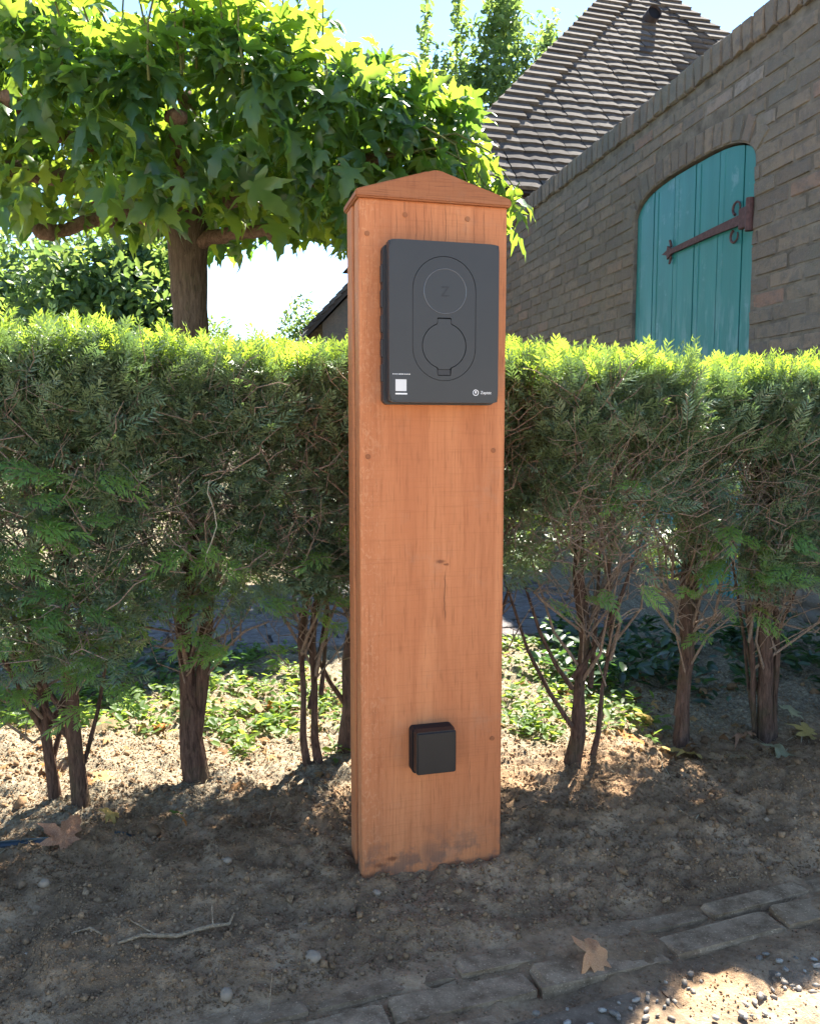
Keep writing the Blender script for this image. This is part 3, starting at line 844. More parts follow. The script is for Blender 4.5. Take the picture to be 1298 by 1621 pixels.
# hip tiles, cut to the line of the hips and lifted a little at their outer end
def hip_mesh(slope, sg):
    V = []; F = []; n = 4; L = .17
    for y, hg_ in ((0, .030), (L, .008)):
        for i in range(n + 1):
            u = i / n; xo = slope * y - sg * .010; xi = sg * .36
            V.append((xi + (xo - xi) * u, y, hg_ + .005 * u ** 2)); V.append((xi + (xo - xi) * u, y, hg_ + .005 * u ** 2 - .028))
    k = 2 * (n + 1)
    for i in range(n):
        q = 2 * i; F += [(q, q + 2, q + 2 + k, q + k), (q + 1, q + 1 + k, q + 3 + k, q + 3), (q, q + 1, q + 3, q + 2), (q + k, q + 2 + k, q + 3 + k, q + 1 + k)]
    F += [(0, k, k + 1, 1), (2 * n, 2 * n + 1, 2 * n + 1 + k, 2 * n + k)]
    if sg < 0: F = [f[::-1] for f in F]
    b = bmesh.new(); me = pyd('hip_tile', V, F); b.from_mesh(me); bpy.data.meshes.remove(me)
    return bm_mesh('hip_tile', b, M_tile)
hl = hip_mesh((AE - EL0) / AS, 1); hr = hip_mesh((AE - EL1) / AS, -1)
for r in range(rows):
    s = r * TG; l, h = ehip(s)
    for e, m in ((l, hl), (h, hr)):
        o = obj('hip_tile', m, rf)
        o.matrix_local = Matrix.Translation((e, s * cpi - .012 * spi, ze + s * spi + .012 * cpi)) @ Matrix.Rotation(PITCH - R(3) + tr.uniform(-.012, .012), 4, 'X') @ Matrix.Rotation(tr.uniform(-.012, .012), 4, 'Z')
o = obj('ridge_cap', lump('ridge_cap', M_tile, 9, 2, .05, (.12, .16, .07)), rf, (A[0] + .02, A[1] + .06, A[2] + .02))
# vent pipe
b = bmesh.new(); bmesh.ops.create_cone(b, cap_ends=False, segments=20, radius1=.075, radius2=.075, depth=.16)
vp = obj('vent_pipe', bm_mesh('vent_pipe', b, M_fascia, True), house)
vloc = Vector((2.13, 3.12 * cpi - .05 * spi, ze + 3.12 * spi + .05 * cpi))
vp.matrix_local = Matrix.Translation(vloc) @ Matrix.Rotation(R(78), 4, 'X')
b = bmesh.new(); bmesh.ops.create_circle(b, cap_ends=True, segments=20, radius=.072)
vf = obj('vent_mouth', bm_mesh('vent_mouth', b, M_groove), vp, (0, 0, .05))

# far house with its stepped tile verge
fh = empty('far_house', (-.28, 12.2, .08), R(14))
tag(fh, 'far gabled house roof with stepped tile edge, just left of the post', 'house')
b = extrude_poly([(-1.0, -.3), (1.6, -.3), (1.6, 2.2), (.3, 3.55), (-1.0, 2.2)], 0, 4); obj('gable_wall', bm_mesh('gable_wall', b, M_brick), fh)
b = extrude_poly([(-1.25, 1.98), (.3, 3.60), (1.85, 1.98), (1.85, 2.06), (.3, 3.70), (-1.25, 2.06)], -.15, 4.1); obj('roof', bm_mesh('roof', b, M_tile), fh)
for i in range(16):
    q = (i + .5) / 16; xx, zz = -1.25 + 1.55 * q, 2.08 + 1.64 * q
    b = box_bm(-.075, .075, -.19, .12, -.012, .03); o = obj('verge_tile', bm_mesh('verge_tile', b, M_tile), fh); o.location = (xx, 0, zz); o.rotation_euler = (0, -R(38), 0)

# ------------------------------------------------------------------ leaf shapes
half = [(0, 0), (.10, -.09), (.27, -.15), (.44, -.16), (.36, -.02), (.25, .06), (.42, .14), (.50, .24), (.70, .42), (.47, .37), (.39, .44), (.29, .36), (.17, .38), (.25, .58), (.17, .66), (.17, .80), (.08, .86), (0, 1.12)]
def leaf_arrays(seed, fold=.22, droop=.35, curl=.25):
    rr = random.Random(seed)
    r = [(x * rr.uniform(.92, 1.08), y + rr.uniform(-.015, .015)) for x, y in half]; r[0] = (0, 0); r[-1] = (0, 1.04)
    mid = [(0, .82), (0, .6), (0, .4), (0, .2)]
    lft = [(-x * rr.uniform(.92, 1.08), y + rr.uniform(-.015, .015)) for x, y in half]; lft[0] = (0, 0); lft[-1] = r[-1]
    V = r + mid + lft[1:-1]
    nR, nM = len(r), len(mid)
    polyR = list(range(nR)) + list(range(nR, nR + nM))
    L = list(range(nR + nM, nR + nM + len(lft) - 2))
    polyL = [0] + [nR + nM - 1 - i for i in range(nM)] + [nR - 1] + L[::-1]
    F = []
    for poly in (polyR, polyL):
        tri = tessellate_polygon([[Vector((V[i][0], V[i][1], 0)) for i in poly]])
        F += [tuple(poly[i] for i in t) for t in tri]
    out = []
    for x, y in V:
        z = fold * abs(x) - curl * x * x * 1.5 - droop * y * y * .5 + .055 * math.sin(9 * x + 6 * y + seed) + .03 * math.sin(17 * y - 8 * x)
        out.append((y, -x, z))          # tip along +x
    Va = np.array(out); Fa = np.array(F)
    # consistent winding
    for i, f in enumerate(Fa):
        n = np.cross(Va[f[1]] - Va[f[0]], Va[f[2]] - Va[f[0]])
        if n[2] < 0: Fa[i] = f[[0, 2, 1]]
    return Va, Fa
leafs = [leaf_arrays(1, .40, .8, .3), leaf_arrays(2, .18, 1.3, .7), leaf_arrays(3, .65, .5, .2), leaf_arrays(4, -.15, .9, .8)]

# ------------------------------------------------------------------ plane tree
TX, TY = -1.105, 4.25
tree = empty('plane_tree', (TX, TY, 0))
tag(tree, 'low pollarded plane tree with big lobed leaves, left behind the hedge', 'tree')
n = 26; pts = []; rad = []
for i in range(n):
    z = -.1 + 2.0 * i / (n - 1); pts.append((.012 * math.sin(z * 3), .012 * math.cos(z * 2.2), z)); rad.append(.089 + .03 * math.exp(-(z + .1) * 5) + .02 * smooth(1.55, 1.85, z) + .004 * math.sin(z * 9))
V, Fq = tube_arrays(pts, rad, 22, .035, 3)
obj('trunk', bulk('trunk', np.array([tuple(v) for v in V]), np.array(Fq), M_planebark, True), tree)
br = random.Random(31)
def limb(p0, p1, r0, r1, sag=.1, k=9, sides=9, rough=.08, seed=0):
    p0, p1 = Vector(p0), Vector(p1); rr = random.Random(seed); pts = []; rad = []
    for i in range(k):
        t = i / (k - 1); p = p0.lerp(p1, t); p.z += sag * math.sin(math.pi * t)
        if 0 < i < k - 1: p += Vector((rr.uniform(-1, 1), rr.uniform(-1, 1), rr.uniform(-1, 1))) * r0 * .6
        pts.append(p); rad.append(r0 + (r1 - r0) * t)
    return tube_arrays(pts, rad, sides, rough, seed), pts
for i, (p1, r0, r1, sag, z0) in enumerate([((-1.15, -.35, 2.13), .06, .035, -.06, 1.78), ((-.62, -.25, 1.66), .042, .03, .08, 1.74), ((.46, -.20, 1.66), .04, .026, .02, 1.66), ((1.1, -.1, 2.10), .05, .03, -.05, 1.85), ((.5, .8, 2.1), .05, .03, 0, 1.85), ((-.8, .8, 2.2), .05, .03, 0, 1.85), ((.15, -.75, 2.0), .045, .025, -.03, 1.85), ((0, 0, 2.35), .055, .03, 0, 1.85), ((-.5, -.8, 2.05), .045, .025, 0, 1.83)]):
    (V, Fq), pp = limb((0, 0, z0), p1, r0, r1, sag, 9, 10, .10, 40 + i)
    lb = obj('branch', bulk('branch', np.array([tuple(v) for v in V]), np.array(Fq), M_planebranch, True), tree)
    for k in range(2):   # pollard knuckles
        q = pp[-1] if k == 0 else pp[5]
        o = obj('knuckle', lump('knuckle', M_planebranch, 70 + i * 2 + k, 2, .16, (r1 * 1.9, r1 * 1.7, r1 * 1.5)), lb, q)
NL = 5200
th = rng.uniform(0, 2 * math.pi, NL); rr_ = np.sqrt(rng.uniform(0, 1, NL)) ** .85
lx = 1.50 * rr_ * np.cos(th); ly = .98 * rr_ * np.sin(th)
# more leaves on the near and right flanks where the crown thins to a drooping skirt
ztop = 2.58 - .40 * rr_ ** 2 + .10 * vnoise(lx * 3, ly * 3, 11) * 2 + .34 * smooth(-.1, -.8, lx); zbot = 1.56 + .17 * (ly + .95) + .24 * smooth(.35, .0, rr_) + .20 * vnoise(lx * 4 + 9, ly * 4, 12) + .08 * smooth(.2, -.3, lx)
zt = rng.uniform(0, 1, NL); zt = np.where(rng.random(NL) < .42, 1 - .28 * zt ** 1.3, zt)
lz = zbot + (ztop - zbot) * zt
hole = vnoise(lx * 5.2 + lz * 3.1, ly * 5.2 + lz * 4.3, 51) + .5 * vnoise(lx * 11 - lz * 6, lz * 11 + ly * 5, 52)
kp_ = hole > -.17
th, rr_, lx, ly, lz, zt = th[kp_], rr_[kp_], lx[kp_], ly[kp_], lz[kp_], zt[kp_]; NL = len(lx)
rad_dir = np.stack([np.cos(th), np.sin(th), np.zeros(NL)], 1)
rnd = rng.normal(0, 1, (NL, 3))
upf = smooth(.72, .98, zt)
d = rad_dir * (.45 + .3 * rng.random((NL, 1))) + rnd * .52
d[:, 2] += -(.95 - 1.25 * upf) * rng.uniform(.5, 1.3, NL)
hint = rad_dir * .5 + np.array([0, 0, 1.0]) + rng.normal(0, .6, (NL, 3))
size = (.070 + .105 * rng.random(NL) ** 1.2) * (1 - .2 * upf)
Mx = frames(d, hint, size); Tp = np.stack([lx, ly, lz], 1)
wx, wy, wz = lx + TX, ly + TY, lz
px = 649 + 1300 * wx / wy
inview = (px > -60) & (px < 900) & ((wz - CAMH) / wy < .58)
score = np.where(inview, wy - .25 * rr_ + .0 * wz, 99)
order = np.argsort(score); big = np.zeros(NL, bool); big[order[:300]] = True
kind = rng.integers(0, 4, NL)
lmesh = [bulk('leaf', v, f, M_plane1, True) for v, f in leafs]
for i in np.where(big)[0]:
    o = obj('leaf', lmesh[kind[i]], tree)
    m = Matrix([[*Mx[i, 0], Tp[i, 0]], [*Mx[i, 1], Tp[i, 1]], [*Mx[i, 2], Tp[i, 2]], [0, 0, 0, 1]]); o.matrix_local = m
Vs = []; Fs = []; Ts = []; off = 0
for k in range(4):
    sel = np.where((~big) & (kind == k))[0]; v, f = scatter(leafs[k][0], leafs[k][1], Mx[sel], Tp[sel])
    Vs.append(v); Fs.append(f + off); off += len(v); Ts.append(np.repeat(rng.random(len(sel)), len(leafs[k][0])))
o = obj('crown', bulk('crown', np.concatenate(Vs), np.concatenate(Fs), M_plane, True, np.concatenate(Ts)), tree); tag(o, kind='stuff')
# upright leafy shoots along the top and hanging ones
sh = []; Vs = []; Fs = []; Ts = []; off = 0; srng = random.Random(77)
for i in range(95):
    a = srng.uniform(0, 6.28); q = srng.uniform(.2, 1.0) ** .6; x, y = 1.38 * q * math.cos(a), .98 * q * math.sin(a)
    hh = srng.uniform(.14, .34); zb = 2.50 - .40 * q * q + .34 * float(smooth(-.1, -.8, x)); top = Vector((x * 1.06 + srng.uniform(-.08, .08), y * 1.06 + srng.uniform(-.08, .08), zb + hh))
    P = [Vector((x * .99, y * .99, zb - .06)), Vector((x, y, zb)), (Vector((x, y, zb)) + top) / 2 + Vector((srng.uniform(-.02, .02),) * 3), top]
    sh.append(tube_arrays(P, [.007, .006, .0045, .003], 5))
    for k in range(5):
        t = .25 + .75 * k / 4; p = Vector((x, y, zb)).lerp(top, t); an = k * 2.4 + srng.uniform(-.4, .4)
        dd = np.array([[math.cos(an), math.sin(an), srng.uniform(-.1, .7) + (.6 if k == 4 else 0)]]); s = srng.uniform(.08, .14) * (1.15 - .35 * t)
        v, f = scatter(leafs[k % 4][0], leafs[k % 4][1], frames(dd, np.array([[0, 0, 1.0]]) + rng.normal(0, .3, (1, 3)), [s]), np.array([[p.x + dd[0, 0] * .03, p.y + dd[0, 1] * .03, p.z + .01]]))
        Vs.append(v); Fs.append(f + off); off += len(v); Ts.append(np.full(len(v), srng.uniform(.4, 1.0)))
for i in range(9):   # leafy ends hanging out on the right
    x, y = 1.30 + srng.uniform(-.05, .12), srng.uniform(-.55, -.1); z1 = srng.uniform(1.75, 2.05); end = Vector((x + srng.uniform(.10, .24), y - .05, z1 - srng.uniform(.12, .30)))
    P = [Vector((x - .35, y + .1, z1 + .05)), Vector((x - .1, y, z1 + .06)), Vector((x + .05, y, z1 - .02)), end]; sh.append(tube_arrays(P, [.006, .005, .004, .0025], 5))
    for k in range(6):
        t = .2 + .8 * k / 5; p = Vector((x - .1, y, z1 + .05)).lerp(end, t); an = k * 2.4 + srng.uniform(-.5, .5)
        dd = np.array([[.6 + .6 * math.cos(an), .7 * math.sin(an), -.5 - .7 * srng.random()]]); s = srng.uniform(.09, .15)
        v, f = scatter(leafs[k % 4][0], leafs[k % 4][1], frames(dd, np.array([[.4, 0, 1.0]]) + rng.normal(0, .35, (1, 3)), [s]), np.array([[p.x, p.y, p.z]]))
        Vs.append(v); Fs.append(f + off); off += len(v); Ts.append(np.full(len(v), srng.uniform(.4, 1.0)))
o = obj('shoots', tubes_mesh('shoots', sh, M_shoot), tree); tag(o, kind='stuff')
o = obj('shoot_leaves', bulk('shoot_leaves', np.concatenate(Vs), np.concatenate(Fs), M_plane, True, np.concatenate(Ts)), tree); tag(o, kind='stuff')

# ------------------------------------------------------------------ yew hedge
def sprig_arrays(pairs=13, L=1.0, nl=.27, nw=.042, seed=0):
    """flat spray of needles; stem along +x, length 1"""
    rr = random.Random(seed); V = []; F = []
    for i in range(pairs):
        x = .06 + .90 * i / (pairs - 1)
        ln = nl * (1.0 - .45 * (i / (pairs - 1)) ** 2) * (.65 + .35 * min(1, i / 2.5))
        for sg in (-1, 1):
            a = R(58 - 26 * i / (pairs - 1) + rr.uniform(-10, 10)); dx, dy = math.cos(a), math.sin(a) * sg; zt = rr.uniform(-.14, .20)
            bx = x + rr.uniform(-.015, .015); px_, py_ = -dy, dx
            o = len(V)
            V += [(bx, 0, 0), (bx + dx * ln * .45 + px_ * nw * .5, dy * ln * .45 + py_ * nw * .5, zt * .6), (bx + dx * ln, dy * ln, zt * .5 - .02), (bx + dx * ln * .45 - px_ * nw * .5, dy * ln * .45 - py_ * nw * .5, zt * .6)]
            F.append((o, o + 1, o + 2, o + 3))
    o = len(V); V += [(-.15, -.010, -.003), (-.15, .010, -.003), (1.0, .005, .0), (1.0, -.005, .0)]; F.append((o, o + 1, o + 2, o + 3))
    V = np.array(V); V[:, 2] += -.10 * V[:, 0] ** 2
    return V, np.array(F)
sprigs = [sprig_arrays(10, 1.0, .36, .052, i) for i in range(5)]
wide = [sprig_arrays(11, 1.0, .34, .062, 40 + i) for i in range(3)]
def frond_arrays(seed):
    rr = random.Random(seed); Vs = []; Fs = []; off = 0
    for k, (base, ang, s) in enumerate(((.34, 0, .66), (.06, 34, .52), (.12, -36, .50), (.30, 30, .42), (.34, -32, .40))):
        ang = R(ang + rr.uniform(-8, 8)); v, f = wide[k % 3]; c, sn = math.cos(ang), math.sin(ang)
        q = v * s * rr.uniform(.9, 1.1); q = np.stack([q[:, 0] * c - q[:, 1] * sn + base, q[:, 0] * sn + q[:, 1] * c, q[:, 2]], 1)
        Vs.append(q); Fs.append(f + off); off += len(v)
    V = np.concatenate(Vs); V[:, 2] -= .18 * V[:, 0] ** 2 + .15 * V[:, 1] ** 2
    return bulk('frond', V, np.concatenate(Fs), M_frond)
fronds = [frond_arrays(i) for i in range(4)]
HCv = np.array([HC[0], HC[1], 0]); HNv = np.array([HN[0], HN[1], 0]); UP = np.array([0, 0, 1.0])
def n3(p, s): return vnoise(p[:, 0] * 9 + p[:, 2] * 5.3, p[:, 1] * 9 + p[:, 2] * 8.1, s) + .6 * vnoise(p[:, 0] * 23 - p[:, 2] * 11, p[:, 2] * 23 + p[:, 1] * 7, s + 1)
def yew(x, y, label, trunks, seed, wid=.17, zlow=.36, n=1000, nfr=(), dens=2.0):
    gz = float(ground_z(x, y)); root = empty('yew_shrub', (x, y, gz)); tag(root, label, 'shrub', 'yew shrubs of the clipped hedge')
    g = np.random.default_rng(seed); rr = random.Random(seed); tops = []
    for (dx, dy, r, lx_, ly_, fork) in trunks:
        k = 15; pts = []; rad = []
        for i in range(k):
            t = i / (k - 1); z = -.05 + .72 * t
            pts.append((dx + lx_ * t + .010 * math.sin(7 * t + seed) - .010 * math.sin(seed) + .004 * math.sin(19 * t + seed), dy + ly_ * t + .008 * math.cos(6 * t + seed), z)); rad.append(r * .88 * (1.0 - .42 * t + .55 * math.exp(-11 * t) + .10 * math.sin(13 * t + seed * 1.7)))
        V, Fq = tube_arrays(pts, rad, 12, .17, seed); o = obj('trunk', bulk('trunk', np.array([tuple(v) for v in V]), np.array(Fq), M_yewbark, True), root)
        tops += [Vector(p) for p in pts[5:]]
        if fork:
            V, Fq = tube_arrays([(dx, dy, .07), (dx + r * .75, dy - .004, .19), (dx + r * 1.5, dy, .38), (dx + .05, dy, .6)], [r * .55, r * .6, r * .55, r * .3], 9, .1, seed + 1)
            obj('limb', bulk('limb', np.array([tuple(v) for v in V]), np.array(Fq), M_yewbark, True), root)
        # low side shoots
        for q in range(rr.randint(1, 3)):
            a = rr.uniform(0, 6.28); z0 = rr.uniform(.03, .2); ln = rr.uniform(.15, .33)
            P0 = Vector((dx, dy, z0)); P1 = P0 + Vector((math.cos(a) * ln * .35, math.sin(a) * ln * .25, ln * .6)); P2 = P0 + Vector((math.cos(a) * ln * .55, math.sin(a) * ln * .4, ln * 1.2))
            V, Fq = tube_arrays([P0, (P0 + P1) / 2 + Vector((0, 0, -.01)), P1, P2], [.006, .005, .004, .0025], 6, .1, seed + q)
            obj('side_shoot', bulk('side_shoot', np.array([tuple(v) for v in V]), np.array(Fq), M_yewbark, True), root)
    # twiggy inner branches
    tw = []
    for q in range(100):
        p0 = rr.choice(tops) + Vector((0, 0, rr.uniform(-.05, .1))); u = rr.uniform(-wid, wid); wv = rr.uniform(-.20, .12); zz = max(p0.z + rr.uniform(-.06, .28), zlow - .03); zz = min(zz, .84)
        p1 = Vector(HCv * u + HNv * wv) + Vector((0, 0, zz)); mid = p0.lerp(p1, .5) + Vector((rr.uniform(-.03, .03), rr.uniform(-.03, .03), rr.uniform(-.05, .03)))
        r0 = rr.choice((.0016, .002, .0024, .0032, .0045)); tw.append(tube_arrays([p0, p0.lerp(mid, .6), mid, mid.lerp(p1, .55) + Vector((0, 0, rr.uniform(-.01, .02))), p1], [r0, r0 * .9, r0 * .75, r0 * .55, r0 * .35], 4))
        for s_ in range(2):
            b0 = mid.lerp(p1, rr.uniform(.1, .8)); b1 = b0 + Vector((rr.uniform(-.06, .06), rr.uniform(-.07, .03), rr.uniform(-.01, .07)))
            tw.append(tube_arrays([b0, b0.lerp(b1, .5) + Vector((0, 0, .008)), b1], [r0 * .5, r0 * .4, r0 * .28], 3))
    for q in range(330):
        u = rr.uniform(-wid, wid); wv = rr.uniform(-.215, -.09); zz = rr.uniform(zlow + .06, .77); ln = rr.uniform(.03, .12)
        b0 = Vector(HCv * u + HNv * wv) + Vector((0, 0, zz)); dv = Vector((rr.gauss(0, .7), rr.gauss(-.3, .35), rr.uniform(-.1, 1.0))).normalized() * ln
        md = b0 + dv * .5 + Vector((rr.uniform(-.012, .012), rr.uniform(-.012, .012), rr.uniform(-.012, .012))); r0 = rr.choice((.0006, .0007, .0009, .0011, .0016))
        m2 = b0 + dv * .8 + Vector((rr.uniform(-.012, .012), rr.uniform(-.008, .008), rr.uniform(-.004, .014))); tw.append(tube_arrays([b0, md, m2, b0 + dv * 1.1 + Vector((0, 0, rr.uniform(-.01, .025)))], [r0, r0 * .85, r0 * .65, r0 * .4], 3))
        if rr.random() < .5:
            e2 = md + Vector((rr.uniform(-.04, .04), rr.uniform(-.03, .02), rr.uniform(0, .05))); tw.append(tube_arrays([md, md.lerp(e2, .5) + Vector((0, 0, .004)), e2], [r0 * .7, r0 * .6, r0 * .4], 3))
    o = obj('twigs', tubes_mesh('twigs', tw, M_twig), root); tag(o, kind='stuff')
    # needle sprays
    def batch(m, kind_):
        u = g.uniform(-wid * 1.1, wid * 1.1, m)
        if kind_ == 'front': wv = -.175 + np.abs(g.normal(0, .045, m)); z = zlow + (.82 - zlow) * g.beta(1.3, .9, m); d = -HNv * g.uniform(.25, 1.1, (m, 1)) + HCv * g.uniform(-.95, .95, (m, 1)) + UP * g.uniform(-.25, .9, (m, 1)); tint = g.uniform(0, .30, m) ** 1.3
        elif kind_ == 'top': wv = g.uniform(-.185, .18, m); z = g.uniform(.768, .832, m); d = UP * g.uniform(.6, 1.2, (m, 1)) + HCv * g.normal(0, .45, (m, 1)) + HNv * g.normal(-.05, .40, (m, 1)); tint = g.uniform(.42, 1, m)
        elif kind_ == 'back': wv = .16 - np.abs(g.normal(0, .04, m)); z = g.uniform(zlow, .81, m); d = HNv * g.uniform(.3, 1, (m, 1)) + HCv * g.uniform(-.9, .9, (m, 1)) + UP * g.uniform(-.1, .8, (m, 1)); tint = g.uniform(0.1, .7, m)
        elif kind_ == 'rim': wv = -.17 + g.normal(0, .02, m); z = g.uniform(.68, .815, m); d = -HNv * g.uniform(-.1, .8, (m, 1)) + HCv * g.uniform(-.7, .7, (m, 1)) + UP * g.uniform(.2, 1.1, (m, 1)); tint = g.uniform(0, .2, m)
        elif kind_ == 'mat': wv = g.uniform(-.17, .17, m); z = g.uniform(.68, .78, m); d = g.normal(0, 1, (m, 3)) * np.array([1, 1, .4]); tint = g.uniform(0, .2, m)
        else: wv = g.uniform(-.15, .14, m); z = g.uniform(zlow + .03, .8, m); d = g.normal(0, 1, (m, 3)); tint = g.uniform(0, .5, m)
        p = HCv * u[:, None] + HNv * wv[:, None] + UP * z[:, None]
        wob = .02 * vnoise((x + p[:, 0]) * 4, (y + p[:, 1]) * 4, 5) * 2; p[:, 2] += np.where(z > .7, wob, 0)
        keep = np.ones(m, bool)
        if kind_ in ('front', 'vol', 'back'):
            q = p + np.array([x, y, 0]); keep = n3(q, 31) > (-.10 if kind_ == 'front' else -.16) - .6 * (p[:, 2] - .38)
        return p[keep], d[keep], tint[keep]
    P = []; D = []; Tn = []
    for kd, fr in (('front', .62), ('top', .62), ('rim', .20), ('mat', .28), ('back', .20), ('vol', .34)):
        a, b_, c = batch(int(n * fr * dens), kd); P.append(a); D.append(b_); Tn.append(c)
    P, D, Tn = np.concatenate(P), np.concatenate(D), np.concatenate(Tn); m = len(P)
    Mx = frames(D, UP + g.normal(0, .55, (m, 3)) - HNv * .3, g.uniform(.036, .068, m) * np.where(Tn > .5, 1.0, 1.0)); Vs = []; Fs = []; Ts = []; off = 0; kk = g.integers(0, 5, m)
    for k in range(5):
        s = np.where(kk == k)[0]; v, f = scatter(sprigs[k][0], sprigs[k][1], Mx[s], P[s]); Vs.append(v); Fs.append(f + off); off += len(v); Ts.append(np.repeat(Tn[s], len(sprigs[k][0])))
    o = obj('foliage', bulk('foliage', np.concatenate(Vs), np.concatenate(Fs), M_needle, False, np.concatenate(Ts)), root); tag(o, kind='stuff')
    # broad sprays of new growth, picked out one by one
    for (u, wv, z, L, dx, dy, dz_) in nfr:
        o = obj('frond', rr.choice(fronds), root)
        d = (HCv * dx + HNv * dy + UP * dz_)[None]; Mq = frames(d, np.array([[0, 0, 1.0]]) - HNv * .5 + g.normal(0, .2, (1, 3)), [L])[0]; p = HCv * u + HNv * wv + UP * z
        o.matrix_local = Matrix([[*Mq[0], p[0]], [*Mq[1], p[1]], [*Mq[2], p[2]], [0, 0, 0, 1]])
    return root
fr = random.Random(91)
def rf_list(n, z0, z1, L0=.09, L1=.15, u0=-.13, u1=.13):
    return [(fr.uniform(u0, u1), fr.uniform(-.24, -.12), fr.uniform(z0, z1), fr.uniform(L0, L1) * .62, fr.choice((-1, 1)) * fr.uniform(.4, 1.1), fr.uniform(-.8, .0), fr.uniform(-.55, .25)) for _ in range(n)]
yew(-.93, 1.40, 'yew shrub at the left edge of the picture, mostly cut off by it', [(0, 0, .022, .02, 0, False)], 301, .15, .27, 1100, rf_list(20, .28, .66))
yew(-.66, 1.475, 'yew shrub with two slim trunks and bright low fronds, left in the hedge', [(.036, -.003, .0155, .012, .0, False), (-.022, .023, .011, -.01, 0, False)], 302, .15, .27, 1200, rf_list(52, .24, .66))
yew(-.43, 1.596, 'yew shrub with one thick forked trunk, second trunk cluster left of the post', [(0, 0, .0225, .01, 0, True)], 303, .14, .35, 1000, rf_list(22, .30, .60))
yew(-.205, 1.69, 'yew shrub with two thin straight stems left of the post foot', [(-.008, 0, .0085, .004, 0, False), (.016, .006, .0095, .0, 0, False)], 304, .13, .36, 1000, rf_list(12, .32, .56, .08, .13))
yew(-.10, 1.76, 'yew shrub whose dark trunk shows beside the left edge of the post', [(-.03, 0, .026, .02, 0, False)], 305, .13, .36, 900, rf_list(3, .34, .5, .08, .11))
yew(.12, 1.72, 'yew shrub directly behind the post, hidden by it but for its foliage', [(0, 0, .018, .02, 0, False)], 306, .14, .38, 900)
yew(.345, 1.70, 'yew shrub with a dark single trunk, first one right of the post', [(0, 0, .016, .01, 0, False), (.04, .01, .006, .05, 0, False)], 307, .14, .38, 1050, rf_list(9, .36, .65, .08, .13))
yew(.62, 1.850, 'yew shrub with leaning trunk and hanging light fronds, second right of the post', [(0, 0, .019, .03, 0, True)], 308, .15, .38, 1050, rf_list(15, .32, .55, .10, .15))
yew(.835, 1.87, 'yew shrub with bundled pale twigs round its trunk, third right of the post', [(0, 0, .019, .0, 0, False), (.02, .01, .008, .03, 0, False), (-.02, .01, .007, -.02, 0, False)], 309, .15, .38, 1050, rf_list(9, .36, .65, .08, .13))
yew(1.10, 1.94, 'yew shrub at the right edge of the picture, mostly cut off by it', [(0, 0, .02, .02, 0, False)], 310, .16, .37, 1000, rf_list(3, .36, .6, .08, .11))

# ------------------------------------------------------------------ loose soil, litter, weeds
def octa(seed):
    r_ = np.random.default_rng(seed); V = np.array([(1, 0, 0), (-1, 0, 0), (0, 1, 0), (0, -1, 0), (0, 0, 1), (0, 0, -1)], float) * r_.uniform(.7, 1.2, (6, 1))
    return V, np.array([(0, 2, 4), (2, 1, 4), (1, 3, 4), (3, 0, 4), (2, 0, 5), (1, 2, 5), (3, 1, 5), (0, 3, 5)])
def rand_rot(n, s):
    q = rng.normal(0, 1, (n, 4)); q /= np.linalg.norm(q, axis=1, keepdims=True); a, b, c, d = q.T
    M = np.stack([np.stack([1 - 2 * (c * c + d * d), 2 * (b * c - a * d), 2 * (b * d + a * c)], 1), np.stack([2 * (b * c + a * d), 1 - 2 * (b * b + d * d), 2 * (c * d - a * b)], 1), np.stack([2 * (b * d - a * c), 2 * (c * d + a * b), 1 - 2 * (b * b + c * c)], 1)], 1)
    return M * s[:, None, None]
NC = 120000
cx = rng.uniform(-1.0, 1.25, NC); cyy = .86 + 1.6 * rng.beta(1.0, 2.2, NC)
nn = kn_of(cx, cyy); keep = (nn > .01) | (rng.random(NC) < .12 + .10 * (vnoise(cx * 12, cyy * 12, 3) > .05))
cx, cyy, nn = cx[keep], cyy[keep], nn[keep]; m = len(cx)
cs = .0008 + .0015 * rng.random(m) ** 2 + .003 * (rng.random(m) ** 18) + .007 * (rng.random(m) ** 80)
cs = np.where(nn < .01, np.minimum(cs, .002), cs)
inside = (np.abs((cx - PX) * math.cos(PA) + (cyy - PY) * math.sin(PA) - .117) < .125) & (np.abs(-(cx - PX) * math.sin(PA) + (cyy - PY) * math.cos(PA) - .05) < .055)
cx, cyy, cs = cx[~inside], cyy[~inside], cs[~inside]; m = len(cx)
Vs = []; Fs = []; Ts = []; off = 0; kk = rng.integers(0, 3, m); T = np.stack([cx, cyy, ground_z(cx, cyy) + cs * .35], 1); Mx = rand_rot(m, cs)
tn = np.clip(rng.beta(2.4, 2.6, m) * .7 + .12 + .30 * vnoise(cx * 7, cyy * 7, 61), .12, .8); tn = np.where(rng.random(m) < .006, rng.uniform(.92, 1, m), tn)
for k in range(3):
    V0, F0 = octa(k); s = np.where(kk == k)[0]; v, f = scatter(V0, F0, Mx[s], T[s]); Vs.append(v); Fs.append(f + off); off += len(v); Ts.append(np.repeat(tn[s], 6))
o = obj('soil_crumbs', bulk('soil_crumbs', np.concatenate(Vs), np.concatenate(Fs), M_crumb, False, np.concatenate(Ts))); tag(o, 'loose dark soil crumbs and grit spread over the bed', 'soil', kind='stuff')
